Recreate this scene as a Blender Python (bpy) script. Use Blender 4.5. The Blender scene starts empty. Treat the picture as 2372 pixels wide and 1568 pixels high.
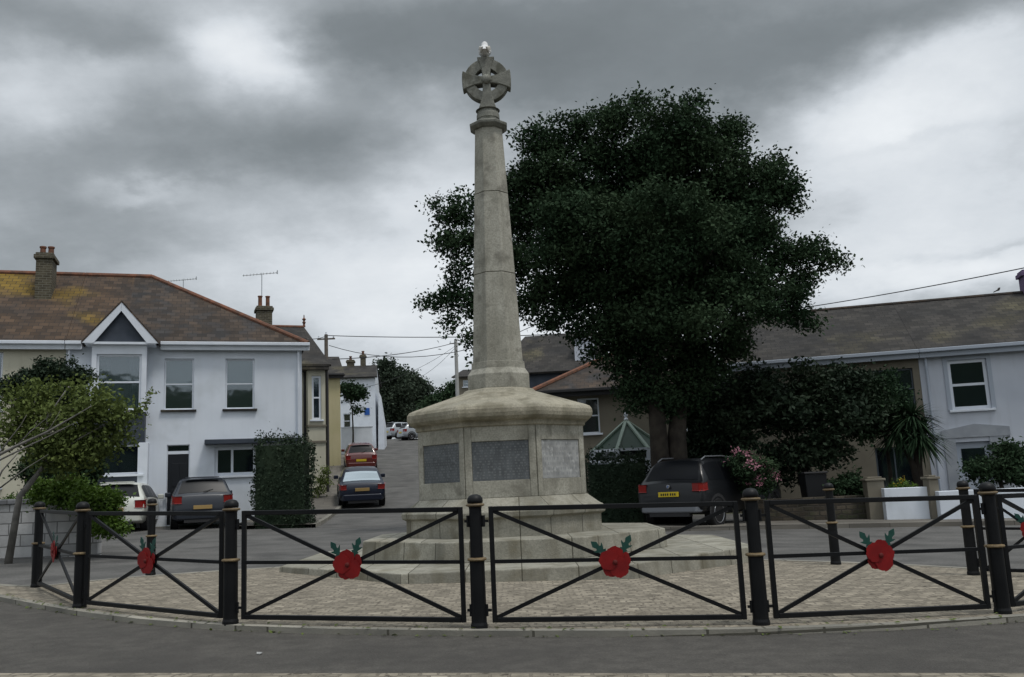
import bpy, math, random
import numpy as np
from mathutils import Vector, Matrix
R = math.radians
sc = bpy.context.scene
COL = sc.collection
random.seed(7)

# ------------------------------------------------------------------ camera
EYE = Vector((0, 0, 1.16)); F = 2078.0; PITCH = R(9.3); ROLL = R(2.5)
fw = Vector((0, math.cos(PITCH), math.sin(PITCH)))
r0 = Vector((1, 0, 0)); u0 = Vector((0, -math.sin(PITCH), math.cos(PITCH)))
rt = r0*math.cos(ROLL) - u0*math.sin(ROLL); up = u0*math.cos(ROLL) + r0*math.sin(ROLL)
cam = bpy.data.cameras.new("camera"); co = bpy.data.objects.new("camera", cam); COL.objects.link(co)
cam.sensor_width = 36; cam.lens = 36*F/2371; cam.clip_start = .1; cam.clip_end = 3000
mw = Matrix((rt, up, -fw)).transposed().to_4x4(); mw.translation = EYE; co.matrix_world = mw
sc.camera = co

def ray(px, py): return fw + rt*((px-1185.5)/F) - up*((py-784)/F)
def at(px, py, Y):
    d = ray(px, py); return EYE + d*(Y/d.y)
def interp(x, xs, ys):
    if x <= xs[0]: return ys[0]
    for i in range(1, len(xs)):
        if x <= xs[i]:
            t = (x-xs[i-1])/(xs[i]-xs[i-1]); return ys[i-1]+t*(ys[i]-ys[i-1])
    return ys[-1]
GY = [-40, 24, 27, 30, 33, 35, 38, 50, 70, 79, 84, 95]; GZ = [0, .02, .06, .14, .3, .46, .8, 2.2, 4.4, 5.4, 5.65, 5.6]
def G(x, y): return interp(y, GY, GZ) - .02*max(-16, min(16, x))
def gnd(px, py, lo=3, hi=90):
    d = ray(px, py)
    for i in range(4000):
        Y = lo + i*(hi-lo)/4000
        p = EYE + d*(Y/d.y)
        if p.z <= G(p.x, Y): break
    return Vector((p.x, p.y, G(p.x, p.y)))

# ------------------------------------------------------------------ materials
MATS = {}
def mat(name, c1, c2=None, scale=2.0, rough=.8, bump=0.0, bscale=40, spec=.3, brick=None, streak=0, streakc=(.02,.02,.015),
        metal=0, detail=4, third=None, coat=0, island=0, sub=0, fine=0, contrast=(.35,.65)):
    m = bpy.data.materials.new(name); m.use_nodes = True
    nt = m.node_tree; N = nt.nodes; L = nt.links
    b = N['Principled BSDF']; b.inputs['Roughness'].default_value = rough
    b.inputs['Specular IOR Level'].default_value = spec; b.inputs['Metallic'].default_value = metal
    b.inputs['Coat Weight'].default_value = coat
    tc = N.new('ShaderNodeTexCoord')
    def noise(s, d=4, vec=None):
        n = N.new('ShaderNodeTexNoise'); n.inputs['Scale'].default_value = s; n.inputs['Detail'].default_value = d
        L.new(vec or tc.outputs['Object'], n.inputs['Vector']); return n.outputs['Fac']
    def ramp(fac, a, z, lo=0, hi=1):
        r = N.new('ShaderNodeMapRange'); r.inputs[1].default_value = a; r.inputs[2].default_value = z
        r.inputs[3].default_value = lo; r.inputs[4].default_value = hi; L.new(fac, r.inputs[0]); return r.outputs[0]
    def mix(f, a, bb):
        x = N.new('ShaderNodeMix'); x.data_type = 'RGBA'
        if isinstance(f, (int, float)): x.inputs[0].default_value = f
        else: L.new(f, x.inputs[0])
        for k, v in ((6, a), (7, bb)):
            if isinstance(v, tuple): x.inputs[k].default_value = (*v, 1)
            else: L.new(v, x.inputs[k])
        return x.outputs[2]
    col = tuple(c1)
    if c2 is not None: col = mix(ramp(noise(scale, detail), *contrast), tuple(c1), tuple(c2))
    if third is not None:
        c3, s3, lo3, hi3 = third
        col = mix(ramp(noise(s3, 5), lo3, hi3), col, tuple(c3))
    if island:
        g = N.new('ShaderNodeNewGeometry')
        col = mix(ramp(g.outputs['Random Per Island'], 0, 1, 0, island), col, tuple(x*2.2 for x in c1))
    h = None
    if brick:
        w, hh, mort, mc, off = brick[:5]
        bt = N.new('ShaderNodeTexBrick'); bt.offset = off
        bt.inputs['Scale'].default_value = 1; bt.inputs['Brick Width'].default_value = w
        bt.inputs['Row Height'].default_value = hh; bt.inputs['Mortar Size'].default_value = mort
        bt.inputs['Mortar Smooth'].default_value = .3
        bt.inputs['Color1'].default_value = (0, 0, 0, 1); bt.inputs['Color2'].default_value = (1, 1, 1, 1); bt.inputs['Mortar'].default_value = (0, 0, 0, 1)
        wv = N.new('ShaderNodeTexNoise'); wv.inputs['Scale'].default_value = 5; L.new(tc.outputs['UV'], wv.inputs['Vector'])
        wa = N.new('ShaderNodeVectorMath'); wa.operation = 'MULTIPLY_ADD'; L.new(wv.outputs['Color'], wa.inputs[0])
        wb = brick[5] if len(brick) > 5 else .01
        wa.inputs[1].default_value = (wb, wb, 0); L.new(tc.outputs['UV'], wa.inputs[2]); L.new(wa.outputs[0], bt.inputs['Vector'])
        var = brick[6] if len(brick) > 6 else .35
        mm = N.new('ShaderNodeMix'); mm.data_type = 'RGBA'; mm.blend_type = 'MULTIPLY'; mm.inputs[0].default_value = var
        if isinstance(col, tuple): mm.inputs[6].default_value = (*col, 1)
        else: L.new(col, mm.inputs[6])
        L.new(bt.outputs['Color'], mm.inputs[7])
        col = mix(bt.outputs['Fac'], mm.outputs[2], tuple(mc)); h = bt.outputs['Fac']
    if streak:
        mp = N.new('ShaderNodeMapping'); mp.inputs['Scale'].default_value = (3.5, 3.5, .35); L.new(tc.outputs['Object'], mp.inputs[0])
        col = mix(ramp(noise(1.3, 5, mp.outputs[0]), .5, .75, 0, streak), col, tuple(streakc))
    if fine:
        col = mix(ramp(noise(fine, 2), .3, .7, 0, .5), col, tuple(x*.45 for x in c1))
    if isinstance(col, tuple): b.inputs['Base Color'].default_value = (*col, 1)
    else: L.new(col, b.inputs['Base Color'])
    if bump or h:
        bp = N.new('ShaderNodeBump'); bp.inputs['Strength'].default_value = bump or .3; bp.inputs['Distance'].default_value = .01
        hn = noise(bscale, 3)
        if h:
            s = N.new('ShaderNodeMath'); s.operation = 'SUBTRACT'; L.new(hn, s.inputs[0]); L.new(h, s.inputs[1]); hn = s.outputs[0]
        L.new(hn, bp.inputs['Height']); L.new(bp.outputs[0], b.inputs['Normal'])
    if sub:
        tr = N.new('ShaderNodeBsdfTranslucent'); ms = N.new('ShaderNodeMixShader'); ms.inputs[0].default_value = sub
        if isinstance(col, tuple): tr.inputs[0].default_value = (*col, 1)
        else: L.new(col, tr.inputs[0])
        L.new(b.outputs[0], ms.inputs[1]); L.new(tr.outputs[0], ms.inputs[2]); L.new(ms.outputs[0], N['Material Output'].inputs[0])
    MATS[name] = m
    return m
def glass(name, tint, refl=.35, tr=.5, rough=.04):
    m = bpy.data.materials.new(name); m.use_nodes = True; N = m.node_tree.nodes; L = m.node_tree.links
    b = N['Principled BSDF']; b.inputs['Base Color'].default_value = (*tint, 1); b.inputs['Roughness'].default_value = rough
    b.inputs['Specular IOR Level'].default_value = .5; b.inputs['IOR'].default_value = 1.5
    g = N.new('ShaderNodeBsdfGlossy'); g.inputs['Roughness'].default_value = rough; g.inputs[0].default_value = (.8, .9, .95, 1)
    t = N.new('ShaderNodeBsdfTransparent'); t.inputs[0].default_value = (.75, .8, .82, 1)
    a = N.new('ShaderNodeMixShader'); a.inputs[0].default_value = tr; L.new(b.outputs[0], a.inputs[1]); L.new(t.outputs[0], a.inputs[2])
    c = N.new('ShaderNodeMixShader'); c.inputs[0].default_value = refl; L.new(a.outputs[0], c.inputs[1]); L.new(g.outputs[0], c.inputs[2])
    nz = N.new('ShaderNodeTexNoise'); nz.inputs['Scale'].default_value = 1.6
    tc = N.new('ShaderNodeTexCoord'); L.new(tc.outputs['Object'], nz.inputs[0])
    bp = N.new('ShaderNodeBump'); bp.inputs['Strength'].default_value = .12; bp.inputs['Distance'].default_value = .03
    L.new(nz.outputs[0], bp.inputs['Height']); L.new(bp.outputs[0], g.inputs['Normal'])
    if refl == 0: b.inputs['Specular IOR Level'].default_value = .2
    L.new(c.outputs[0], N['Material Output'].inputs[0]); MATS[name] = m; return m

mat('asphalt_near', (.070,.065,.058), (.098,.091,.081), 7, .9, .8, 90, brick=None, fine=60, third=((.058,.054,.049), .6, .48, .66))
mat('asphalt_far', (.095,.093,.088), (.145,.14,.133), 1.2, .9, .6, 50, fine=30, third=((.075,.073,.07), .8, .52, .66))
mat('pavement', (.13,.12,.105), (.19,.175,.15), .8, .9, .3, 60, brick=(.9,.6,.008,(.06,.055,.05),.5))
mat('kerb_stone', (.24,.23,.2), (.34,.32,.27), 2.5, .85, .3, 60, brick=(.9,50,.012,(.08,.075,.06),0))
mat('setts', (.20,.175,.135), (.34,.30,.235), 6, .9, .9, 30, brick=(.125,.105,.010,(.16,.14,.11),.5,.07,.35), third=((.10,.085,.065), 11, .60, .66))
mat('earth', (.045,.06,.03), (.08,.075,.045), .6, .95, .3, 20)
ST = (.36,.345,.29)
mat('granite', (.31,.30,.25), (.44,.425,.365), 2.2, .82, .5, 60, fine=38, streak=.6, streakc=(.14,.13,.10), third=((.22,.21,.175), 5, .52, .68))
mat('granite_course', (.30,.29,.24), (.44,.42,.35), 2.2, .85, .5, 60, fine=38, streak=.85, streakc=(.13,.115,.075),
    brick=(.66,60,.008,(.05,.045,.03),0,.004,.3), third=((.23,.21,.155), 3, .52, .7))
mat('granite_cap', (.30,.28,.22), (.41,.375,.29), 2.2, .85, .5, 60, fine=38, third=((.20,.18,.13), 3.2, .5, .66), streak=.6, streakc=(.13,.12,.075))
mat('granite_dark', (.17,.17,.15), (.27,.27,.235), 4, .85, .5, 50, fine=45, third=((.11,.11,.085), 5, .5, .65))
def plaque_mat(name, base, letter, rows):
    m = mat(name, base, tuple(x*1.5 for x in base), 7, .6, .2, 30, spec=.3, third=(tuple(x*1.9 for x in base), 13, .58, .72))
    N = m.node_tree.nodes; L = m.node_tree.links; b = N['Principled BSDF']
    old = b.inputs['Base Color'].links[0].from_socket
    tc = N.new('ShaderNodeTexCoord'); sp = N.new('ShaderNodeSeparateXYZ'); L.new(tc.outputs['UV'], sp.inputs[0])
    w = N.new('ShaderNodeMath'); w.operation = 'MULTIPLY'; w.inputs[1].default_value = rows; L.new(sp.outputs[1], w.inputs[0])
    fr = N.new('ShaderNodeMath'); fr.operation = 'FRACT'; L.new(w.outputs[0], fr.inputs[0])
    lt = N.new('ShaderNodeMath'); lt.operation = 'LESS_THAN'; lt.inputs[1].default_value = .55; L.new(fr.outputs[0], lt.inputs[0])
    fl = N.new('ShaderNodeMath'); fl.operation = 'FLOOR'; L.new(w.outputs[0], fl.inputs[0])
    cb = N.new('ShaderNodeCombineXYZ'); L.new(sp.outputs[0], cb.inputs[0]); L.new(fl.outputs[0], cb.inputs[1])
    n = N.new('ShaderNodeTexNoise'); n.inputs['Scale'].default_value = 26; n.inputs['Detail'].default_value = 1; L.new(cb.outputs[0], n.inputs[0])
    mr = N.new('ShaderNodeMapRange'); mr.inputs[1].default_value = .48; mr.inputs[2].default_value = .56; L.new(n.outputs[0], mr.inputs[0])
    mu = N.new('ShaderNodeMath'); mu.operation = 'MULTIPLY'; L.new(lt.outputs[0], mu.inputs[0]); L.new(mr.outputs[0], mu.inputs[1])
    mu2 = N.new('ShaderNodeMath'); mu2.operation = 'MULTIPLY'; mu2.inputs[1].default_value = .4; L.new(mu.outputs[0], mu2.inputs[0])
    x = N.new('ShaderNodeMix'); x.data_type = 'RGBA'; L.new(mu2.outputs[0], x.inputs[0]); L.new(old, x.inputs[6]); x.inputs[7].default_value = (*letter, 1)
    L.new(x.outputs[2], b.inputs['Base Color'])
plaque_mat('slate_plaque', (.075,.082,.088), (.22,.225,.22), 26)
plaque_mat('pale_plaque', (.235,.238,.235), (.15,.16,.185), 14)
mat('black_paint', (.004,.0045,.0055), (.007,.0075,.0085), 6, .5, .1, 30, spec=.22)
mat('gilt', (.21,.15,.075), (.11,.08,.045), 20, .55, 0, spec=.4)
mat('poppy_red', (.24,.006,.006), (.17,.004,.005), 9, .55, .1, 30)
mat('poppy_dark', (.10,.010,.008), rough=.7)
mat('poppy_leaf', (.010,.052,.042), (.016,.068,.052), 14, .5)
mat('white_render', (.64,.685,.75), (.70,.745,.81), .7, .85, .25, 45, streak=.14, streakc=(.45,.48,.50), third=((.52,.56,.60), .9, .5, .75))
mat('white_render_shabby', (.46,.49,.55), (.54,.57,.63), .7, .85, .25, 45, streak=.22, streakc=(.27,.28,.28))
mat('cream_render', (.45,.43,.34), (.51,.49,.39), .7, .85, .25, 45, streak=.25, streakc=(.26,.24,.18))
mat('buff_render', (.15,.135,.105), (.20,.18,.14), .7, .9, .25, 45, streak=.3, streakc=(.13,.12,.095))
mat('yellow_render', (.42,.38,.22), (.47,.42,.26), .7, .85, .2, 45, streak=.2, streakc=(.25,.22,.13))
mat('brown_stone', (.06,.05,.038), (.12,.10,.075), 3, .9, .8, 14, brick=(.27,.12,.018,(.045,.04,.033),.5,.09,.6), third=((.04,.05,.025), 2, .5, .7))
mat('grey_stone', (.17,.175,.185), (.25,.255,.27), 3, .9, .4, 20, brick=(.3,.15,.014,(.11,.11,.11),.5,.03,.35))
mat('door_surround', (.26,.28,.31), (.32,.34,.37), 3, .85, .3, 30)
mat('grey_panel', (.035,.045,.06), (.05,.06,.08), 3, .6)
mat('white_paint', (.62,.66,.72), (.68,.72,.78), 3, .5, spec=.4)
mat('white_upvc', (.66,.70,.76), rough=.35, spec=.5)
mat('slate_brown', (.050,.039,.032), (.088,.063,.046), .9, .85, .5, 30, brick=(.30,.22,.010,(.025,.022,.02),.5,.012,.5), third=((.05,.047,.047), 1.7, .45, .65))
mat('slate_lichen', (.058,.043,.034), (.115,.072,.043), 1.2, .85, .5, 30, brick=(.30,.22,.010,(.025,.022,.02),.5,.012,.5), third=((.21,.135,.022), .38, .53, .68))
mat('slate_dark', (.032,.030,.029), (.058,.052,.046), 1.0, .85, .5, 30, brick=(.30,.22,.010,(.02,.02,.02),.5,.012,.5), third=((.09,.08,.05), .5, .55, .7))
mat('terracotta', (.20,.085,.05), (.10,.055,.038), 5, .8, .4, 30)
mat('chimney_stone', (.12,.105,.07), (.075,.065,.045), 5, .9, .6, 25, brick=(.24,.085,.01,(.16,.15,.12),.5,.01,.4))
mat('curtain_or_sky_panel', (.42,.47,.52), (.28,.32,.37), 9, .9)
mat('sash_sky_panel', (.50,.58,.58), (.44,.51,.52), 2, .9)  # pale tone imitating sky reflected in the upper sashes
mat('door_black', (.012,.014,.018), rough=.35)
mat('door_pale', (.36,.40,.46), rough=.5)
mat('door_grey', (.06,.075,.09), rough=.5)
mat('bark', (.022,.018,.015), (.045,.038,.03), 4, .95, .9, 14)
mat('bark_grey', (.20,.19,.175), (.12,.115,.105), 6, .9, .6, 20)
mat('leaf_dark', (.019,.038,.019), (.038,.060,.030), .7, .8, 0, spec=.1, island=.35, sub=.12)
mat('leaf_black', (.013,.025,.014), (.027,.042,.022), .9, .7, 0, spec=.2, island=.3, sub=.1)
mat('leaf_olive', (.10,.128,.036), (.058,.082,.026), 1.1, .75, 0, spec=.12, island=.35, sub=.2)
mat('leaf_bright', (.075,.13,.018), (.04,.08,.016), 2, .6, 0, spec=.25, island=.4, sub=.2)
mat('leaf_far', (.035,.05,.034), (.05,.065,.045), .3, .8, 0, spec=.1, island=.3, sub=.15)
mat('blossom', (.42,.20,.25), (.30,.13,.17), 5, .8, 0, island=.2)
mat('yellow_flower', (.5,.33,.03), rough=.8)
mat('rubber', (.012,.012,.013), rough=.85)
mat('rim', (.35,.36,.38), rough=.35, metal=.6)
mat('car_black', (.008,.009,.011), rough=.35, spec=.35, coat=.15)
mat('car_slate', (.017,.021,.03), rough=.35, spec=.4, coat=.2)
mat('car_navy', (.006,.010,.024), rough=.35, spec=.35, coat=.2)
mat('car_red', (.10,.012,.009), rough=.25, spec=.5, coat=.7)
mat('car_silver', (.34,.37,.40), rough=.3, spec=.5, coat=.5)
mat('car_white', (.52,.53,.48), rough=.3, spec=.5, coat=.5)
mat('car_trim', (.03,.03,.032), rough=.6)
mat('bumper_grey', (.18,.19,.21), rough=.45)
mat('tail_red', (.22,.010,.008), rough=.2, spec=.6)
mat('plate_yellow', (.62,.46,.03), rough=.5)
mat('plate_tan', (.34,.23,.09), rough=.5)
mat('plate_ink', (.02,.02,.02), rough=.5)
mat('aluminium', (.4,.42,.44), rough=.4, metal=.5)
mat('wire_black', (.02,.02,.022), rough=.7)
mat('pole_wood', (.10,.085,.07), (.15,.13,.11), 6, .9)
mat('pole_pale', (.30,.30,.29), (.36,.36,.35), 3, .8)
mat('conservatory_glass', (.018,.042,.026), rough=.45, spec=.2)
mat('sage_frame', (.24,.30,.25), rough=.6)
mat('bin_black', (.010,.011,.013), rough=.55)
mat('blue_sign', (.02,.09,.35), rough=.5)
mat('gull_white', (.62,.62,.62), rough=.9)
mat('gull_grey', (.42,.40,.36), rough=.9)
mat('gull_beak', (.5,.35,.1), rough=.6)
mat('block_wall', (.40,.40,.40), (.52,.52,.52), 2.5, .9, .5, 25, brick=(.44,.215,.012,(.16,.16,.16),.5,.01,.35), streak=.3, streakc=(.16,.16,.15))
mat('violet_pot', (.13,.09,.17), rough=.8)
glass('window_glass', (.02,.025,.03), .14, .72)
glass('dark_glass', (.008,.012,.016), .045, .3)
glass('car_glass', (.006,.007,.009), .0, 0, .32)
glass('car_glass_bright', (.16,.19,.2), .3, 0, .1)

# ------------------------------------------------------------------ mesh builder
def wm(o):
    if o is None: return Matrix.Identity(4)
    b = Matrix.Translation(o.location) @ o.rotation_euler.to_matrix().to_4x4() @ Matrix.Diagonal((*o.scale, 1))
    return (wm(o.parent) @ o.matrix_parent_inverse @ b) if o.parent else b
class MB:
    def __init__(s, xf=None): s.v = []; s.f = []; s.xf = xf or Matrix.Identity(4)
    def add(s, pts, faces):
        n = len(s.v); s.v += [tuple(s.xf @ Vector(p)) for p in pts]; s.f += [tuple(i+n for i in f) for f in faces]; return s
    def box(s, x0, x1, y0, y1, z0, z1):
        return s.add([(x0,y0,z0),(x1,y0,z0),(x1,y1,z0),(x0,y1,z0),(x0,y0,z1),(x1,y0,z1),(x1,y1,z1),(x0,y1,z1)],
              [(0,3,2,1),(4,5,6,7),(0,1,5,4),(1,2,6,5),(2,3,7,6),(3,0,4,7)])
    def poly(s, pts): return s.add(pts, [tuple(range(len(pts)))])
    def slab(s, pts, vec):
        vec = Vector(vec); n = len(pts); a = [Vector(p) for p in pts]; b = [p+vec for p in a]
        return s.add(a+b, [tuple(range(n))[::-1], tuple(range(n, 2*n))] + [(i, (i+1) % n, (i+1) % n+n, i+n) for i in range(n)])
    def tube(s, pts, rad, n=8, cap=True):
        pts = [Vector(p) for p in pts]; rad = rad if isinstance(rad, (list, tuple)) else [rad]*len(pts)
        V = []
        for i, p in enumerate(pts):
            d = (pts[min(i+1, len(pts)-1)] - pts[max(i-1, 0)]).normalized()
            a = d.orthogonal() if i == 0 else (a - d*a.dot(d))
            a = a.normalized(); b = d.cross(a)
            V += [p + (a*math.cos(2*math.pi*k/n) + b*math.sin(2*math.pi*k/n))*rad[i] for k in range(n)]
        Fc = [(i*n+k, i*n+(k+1) % n, (i+1)*n+(k+1) % n, (i+1)*n+k) for i in range(len(pts)-1) for k in range(n)]
        if cap: Fc += [tuple(range(n))[::-1], tuple(range((len(pts)-1)*n, len(pts)*n))]
        return s.add(V, Fc)
    def lathe(s, prof, n=24, c=(0,0,0), rot=0, cap=True, sx=1, sy=1):
        V = [(c[0]+r*sx*math.cos(rot+2*math.pi*k/n), c[1]+r*sy*math.sin(rot+2*math.pi*k/n), c[2]+z) for r, z in prof for k in range(n)]
        m = len(prof)
        Fc = [(i*n+k, i*n+(k+1) % n, (i+1)*n+(k+1) % n, (i+1)*n+k) for i in range(m-1) for k in range(n)]
        if cap: Fc += [tuple(range(n))[::-1], tuple(range((m-1)*n, m*n))]
        return s.add(V, Fc)
    def bar(s, p, q, w, h):      # rectangular bar between two points, w sideways, h upward
        p = Vector(p); q = Vector(q); d = (q-p).normalized(); z = Vector((0, 0, 1))
        if abs(d.z) > .99: z = Vector((0, 1, 0))
        sd = d.cross(z).normalized()*w/2; uu = sd.cross(d).normalized()*h/2
        return s.add([p-sd-uu, p+sd-uu, p+sd+uu, p-sd+uu, q-sd-uu, q+sd-uu, q+sd+uu, q-sd+uu],
              [(0,1,2,3),(7,6,5,4),(0,4,5,1),(1,5,6,2),(2,6,7,3),(3,7,4,0)])
    def build(s, name, m, parent=None, smooth=False, bevel=0, uv=True, seg=2, xfo=None):
        me = bpy.data.meshes.new(name); me.from_pydata(s.v, [], s.f); me.update()
        me.materials.append(MATS[m])
        if uv and len(s.f) < 20000:
            ul = me.uv_layers.new(name='UVMap'); dat = ul.data; V = me.vertices
            for p in me.polygons:
                n = p.normal
                if abs(n.z) > .995: t = Vector((1, 0, 0)); b = Vector((0, 1, 0))
                else:
                    t = Vector((0, 0, 1)).cross(n).normalized(); b = n.cross(t)
                    if b.z < 0: b = -b
                for li in p.loop_indices:
                    c = V[me.loops[li].vertex_index].co; dat[li].uv = (c.dot(t), c.dot(b))
        if smooth: me.shade_smooth()
        o = bpy.data.objects.new(name, me); COL.objects.link(o)
        if parent is not None:
            o.parent = parent; o.matrix_parent_inverse = wm(parent).inverted()
        if bevel:
            bv = o.modifiers.new('edge', 'BEVEL'); bv.width = bevel; bv.segments = seg; bv.limit_method = 'ANGLE'; bv.angle_limit = R(30)
        return o
def tag(o, label, cat, group=None, kind=None):
    if label: o['label'] = label
    if cat: o['category'] = cat
    if group: o['group'] = group
    if kind: o['kind'] = kind
    return o
def empty(name, loc, label, cat, group=None, rz=0):
    o = bpy.data.objects.new(name, None); COL.objects.link(o); o.location = loc; o.rotation_euler = (0, 0, rz)
    o.empty_display_size = .3; return tag(o, label, cat, group)
def copy_tree(o, parent=None):
    c = o.copy(); COL.objects.link(c)
    if parent is not None: c.parent = parent
    for ch in [x for x in COL.objects if x.parent == o]: copy_tree(ch, c)
    return c
def structure(o): o['kind'] = 'structure'; return o

# ------------------------------------------------------------------ foliage
def leaf_mesh(name, P, size, m, parent, rng, up_bias=.5, aspect=.55):
    n = len(P)
    nr = rng.normal(size=(n, 3)); nr[:, 2] += up_bias*1.5; nr /= np.linalg.norm(nr, axis=1, keepdims=True)
    t = rng.normal(size=(n, 3)); t -= nr*(t*nr).sum(1, keepdims=True); t /= np.linalg.norm(t, axis=1, keepdims=True)
    b = np.cross(nr, t)
    s = (size*rng.uniform(.6, 1.3, size=(n, 1)))
    V = np.stack([P-t*s*.5, P+b*s*.5*aspect+nr*s*.08, P+t*s*.5, P-b*s*.5*aspect+nr*s*.08], 1).reshape(-1, 3)
    me = bpy.data.meshes.new(name); me.vertices.add(4*n); me.vertices.foreach_set('co', V.astype(np.float32).ravel())
    me.loops.add(4*n); me.loops.foreach_set('vertex_index', np.arange(4*n, dtype=np.int32))
    me.polygons.add(n); me.polygons.foreach_set('loop_start', np.arange(0, 4*n, 4, dtype=np.int32)); me.update(calc_edges=True)
    me.materials.append(MATS[m]); o = bpy.data.objects.new(name, me); COL.objects.link(o)
    if parent is not None: o.parent = parent; o.matrix_parent_inverse = wm(parent).inverted()
    return o
def lobes_points(lobes, clumps, per, spread, rng, shell=.5, flat=.7):
    """foliage grows in boughs: each lobe carries a ring of smaller tufts, with gaps between them, round a thinner inside"""
    subs = []
    for c, r in lobes:
        k = max(5, int(11*min(1.6, r/.8)**.5))
        for _ in range(k):
            d = rng.normal(size=3); d /= np.linalg.norm(d); d[2] *= .9
            subs.append((np.array(tuple(c))+d*r*rng.uniform(.55, .98), r*rng.uniform(.20, .42)))
        subs.append((np.array(tuple(c)), r*.86))
    w = np.array([q[1]**2 for q in subs]); w /= w.sum(); idx = rng.choice(len(subs), clumps, p=w)
    C = np.array([q[0] for q in subs])[idx]; r = np.array([q[1] for q in subs])[idx]
    d = rng.normal(size=(clumps, 3)); d /= np.linalg.norm(d, axis=1, keepdims=True); d[:, 2] *= .62
    K = C + d*(r*rng.uniform(.1, 1, clumps)**.5)[:, None]*1.05
    P = np.repeat(K, per, 0) + rng.normal(size=(clumps*per, 3))*spread*np.array([1, 1, flat])
    return P, K
def crown(name, root, lobes, clumps, per, spread, size, m, seed=1, shell=.5, **k):
    rng = np.random.default_rng(seed); P, K = lobes_points(lobes, clumps, per, spread, rng, shell)
    return leaf_mesh(name, P, size, m, root, rng, **k)
def pxl(lst, Y, dy=0):   # lobes drawn as (px, py, radius px[, depth offset]) at real distance Y
    out = []
    for l in lst:
        y = Y + (l[3] if len(l) > 3 else 0)
        out.append((at(l[0], l[1], y), l[2]*y/F))
    return out
def blades(name, c, Rr, n, m, parent, seed, wid=.03, droop=.5, zlo=-.5):
    rng = random.Random(seed); mb = MB()
    for i in range(n):
        a = rng.uniform(0, 2*math.pi); e = math.asin(rng.uniform(zlo, 1)); L_ = Rr*rng.uniform(.75, 1.1)
        d = Vector((math.cos(a)*math.cos(e), math.sin(a)*math.cos(e), math.sin(e))); sd = d.cross(Vector((0, 0, 1)))
        sd = sd.normalized()*wid if sd.length > .01 else Vector((wid, 0, 0))
        pts = [Vector(c)+d*L_*t - Vector((0, 0, 1))*droop*L_*t*t*.6 for t in (0, .35, .7, 1)]
        ws = [.5, 1, .7, .05]
        mb.add([q for p, w in zip(pts, ws) for q in (p-sd*w, p+sd*w)], [(0,1,3,2),(2,3,5,4),(4,5,7,6)])
    return mb.build(name, m, parent, uv=False)

# ------------------------------------------------------------------ ground
def sheet(name, xs, ys, m, dz=0, inside=None):
    mb = MB(); V = [(x, y, G(x, y)+dz) for y in ys for x in xs]; nx = len(xs)
    Fc = [(j*nx+i, j*nx+i+1, (j+1)*nx+i+1, (j+1)*nx+i) for j in range(len(ys)-1) for i in range(nx-1)
          if inside is None or inside((xs[i]+xs[i+1])/2, (ys[j]+ys[j+1])/2)]
    mb.add(V, Fc); return structure(mb.build(name, m))
def lin(a, b, n): return [a+(b-a)*i/(n-1) for i in range(n)]
def ribbon(name, left, right, m, dz=.0, skirt=0, parent=None, thing=None):
    mb = MB(); L_ = [(p[0], p[1], G(p[0], p[1])+dz) for p in left]; R_ = [(p[0], p[1], G(p[0], p[1])+dz) for p in right]; n = len(L_)
    mb.add(L_+R_, [(i, i+1, n+i+1, n+i) for i in range(n-1)])
    if skirt:
        for S_ in (L_, R_):
            mb.add(S_+[(p[0], p[1], p[2]-skirt) for p in S_], [(i, i+1, n+i+1, n+i) for i in range(n-1)])
    return structure(mb.build(name, m))
sheet('ground', lin(-300, -20, 15)[:-1]+lin(-20, 20, 21)+lin(20, 300, 15)[1:], lin(-200, -10, 6)[:-1]+lin(-10, 100, 111)+lin(100, 900, 12)[1:], 'earth', -.02)
sheet('square_road', lin(-34, 34, 69), lin(-14, 29, 87), 'asphalt_far', .0)
mb = MB(); hx = lin(-260, 260, 53); hy = lin(-150, -50, 11)
mb.add([(x, y, -.3+(18+3.5*math.sin(x*.05)+2.5*math.sin(x*.13+1))*min(1, max(0, (-50-y)/40))**.7) for y in hy for x in hx], [(j*53+i, j*53+i+1, (j+1)*53+i+1, (j+1)*53+i) for j in range(10) for i in range(52)])
structure(mb.build('reflection_hill', 'leaf_dark'))  # unseen dark hill added behind the camera to darken glass reflections
# street up the hill
ys = lin(27, 84, 58)
def sl(y): return interp(y, [27, 35, 50, 70, 84], [-6.0, -6.75, -9.35, -12.6, -14.6])
ribbon('hill_street', [(sl(y)-.05, y) for y in ys], [(sl(y)+8.2, y) for y in ys], 'asphalt_far', .006)
ribbon('hill_pavement', [(sl(y)-2.6, y) for y in ys], [(sl(y)-.17, y) for y in ys], 'pavement', .11, .13)
ribbon('hill_kerb', [(sl(y)-.17, y) for y in ys], [(sl(y)-.03, y) for y in ys], 'kerb_stone', .115, .13)
ysr = lin(31, 84, 54)
ribbon('far_pavement', [(sl(y)+8.2, y) for y in ysr], [(sl(y)+9.8, y) for y in ysr], 'pavement', .1, .12)
ribbon('crest_road_line', [(-13.4+i*.8, 81.0+i*.45) for i in range(14)], [(-13.4+i*.8, 81.35+i*.45) for i in range(14)], 'kerb_stone', .03)

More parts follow.
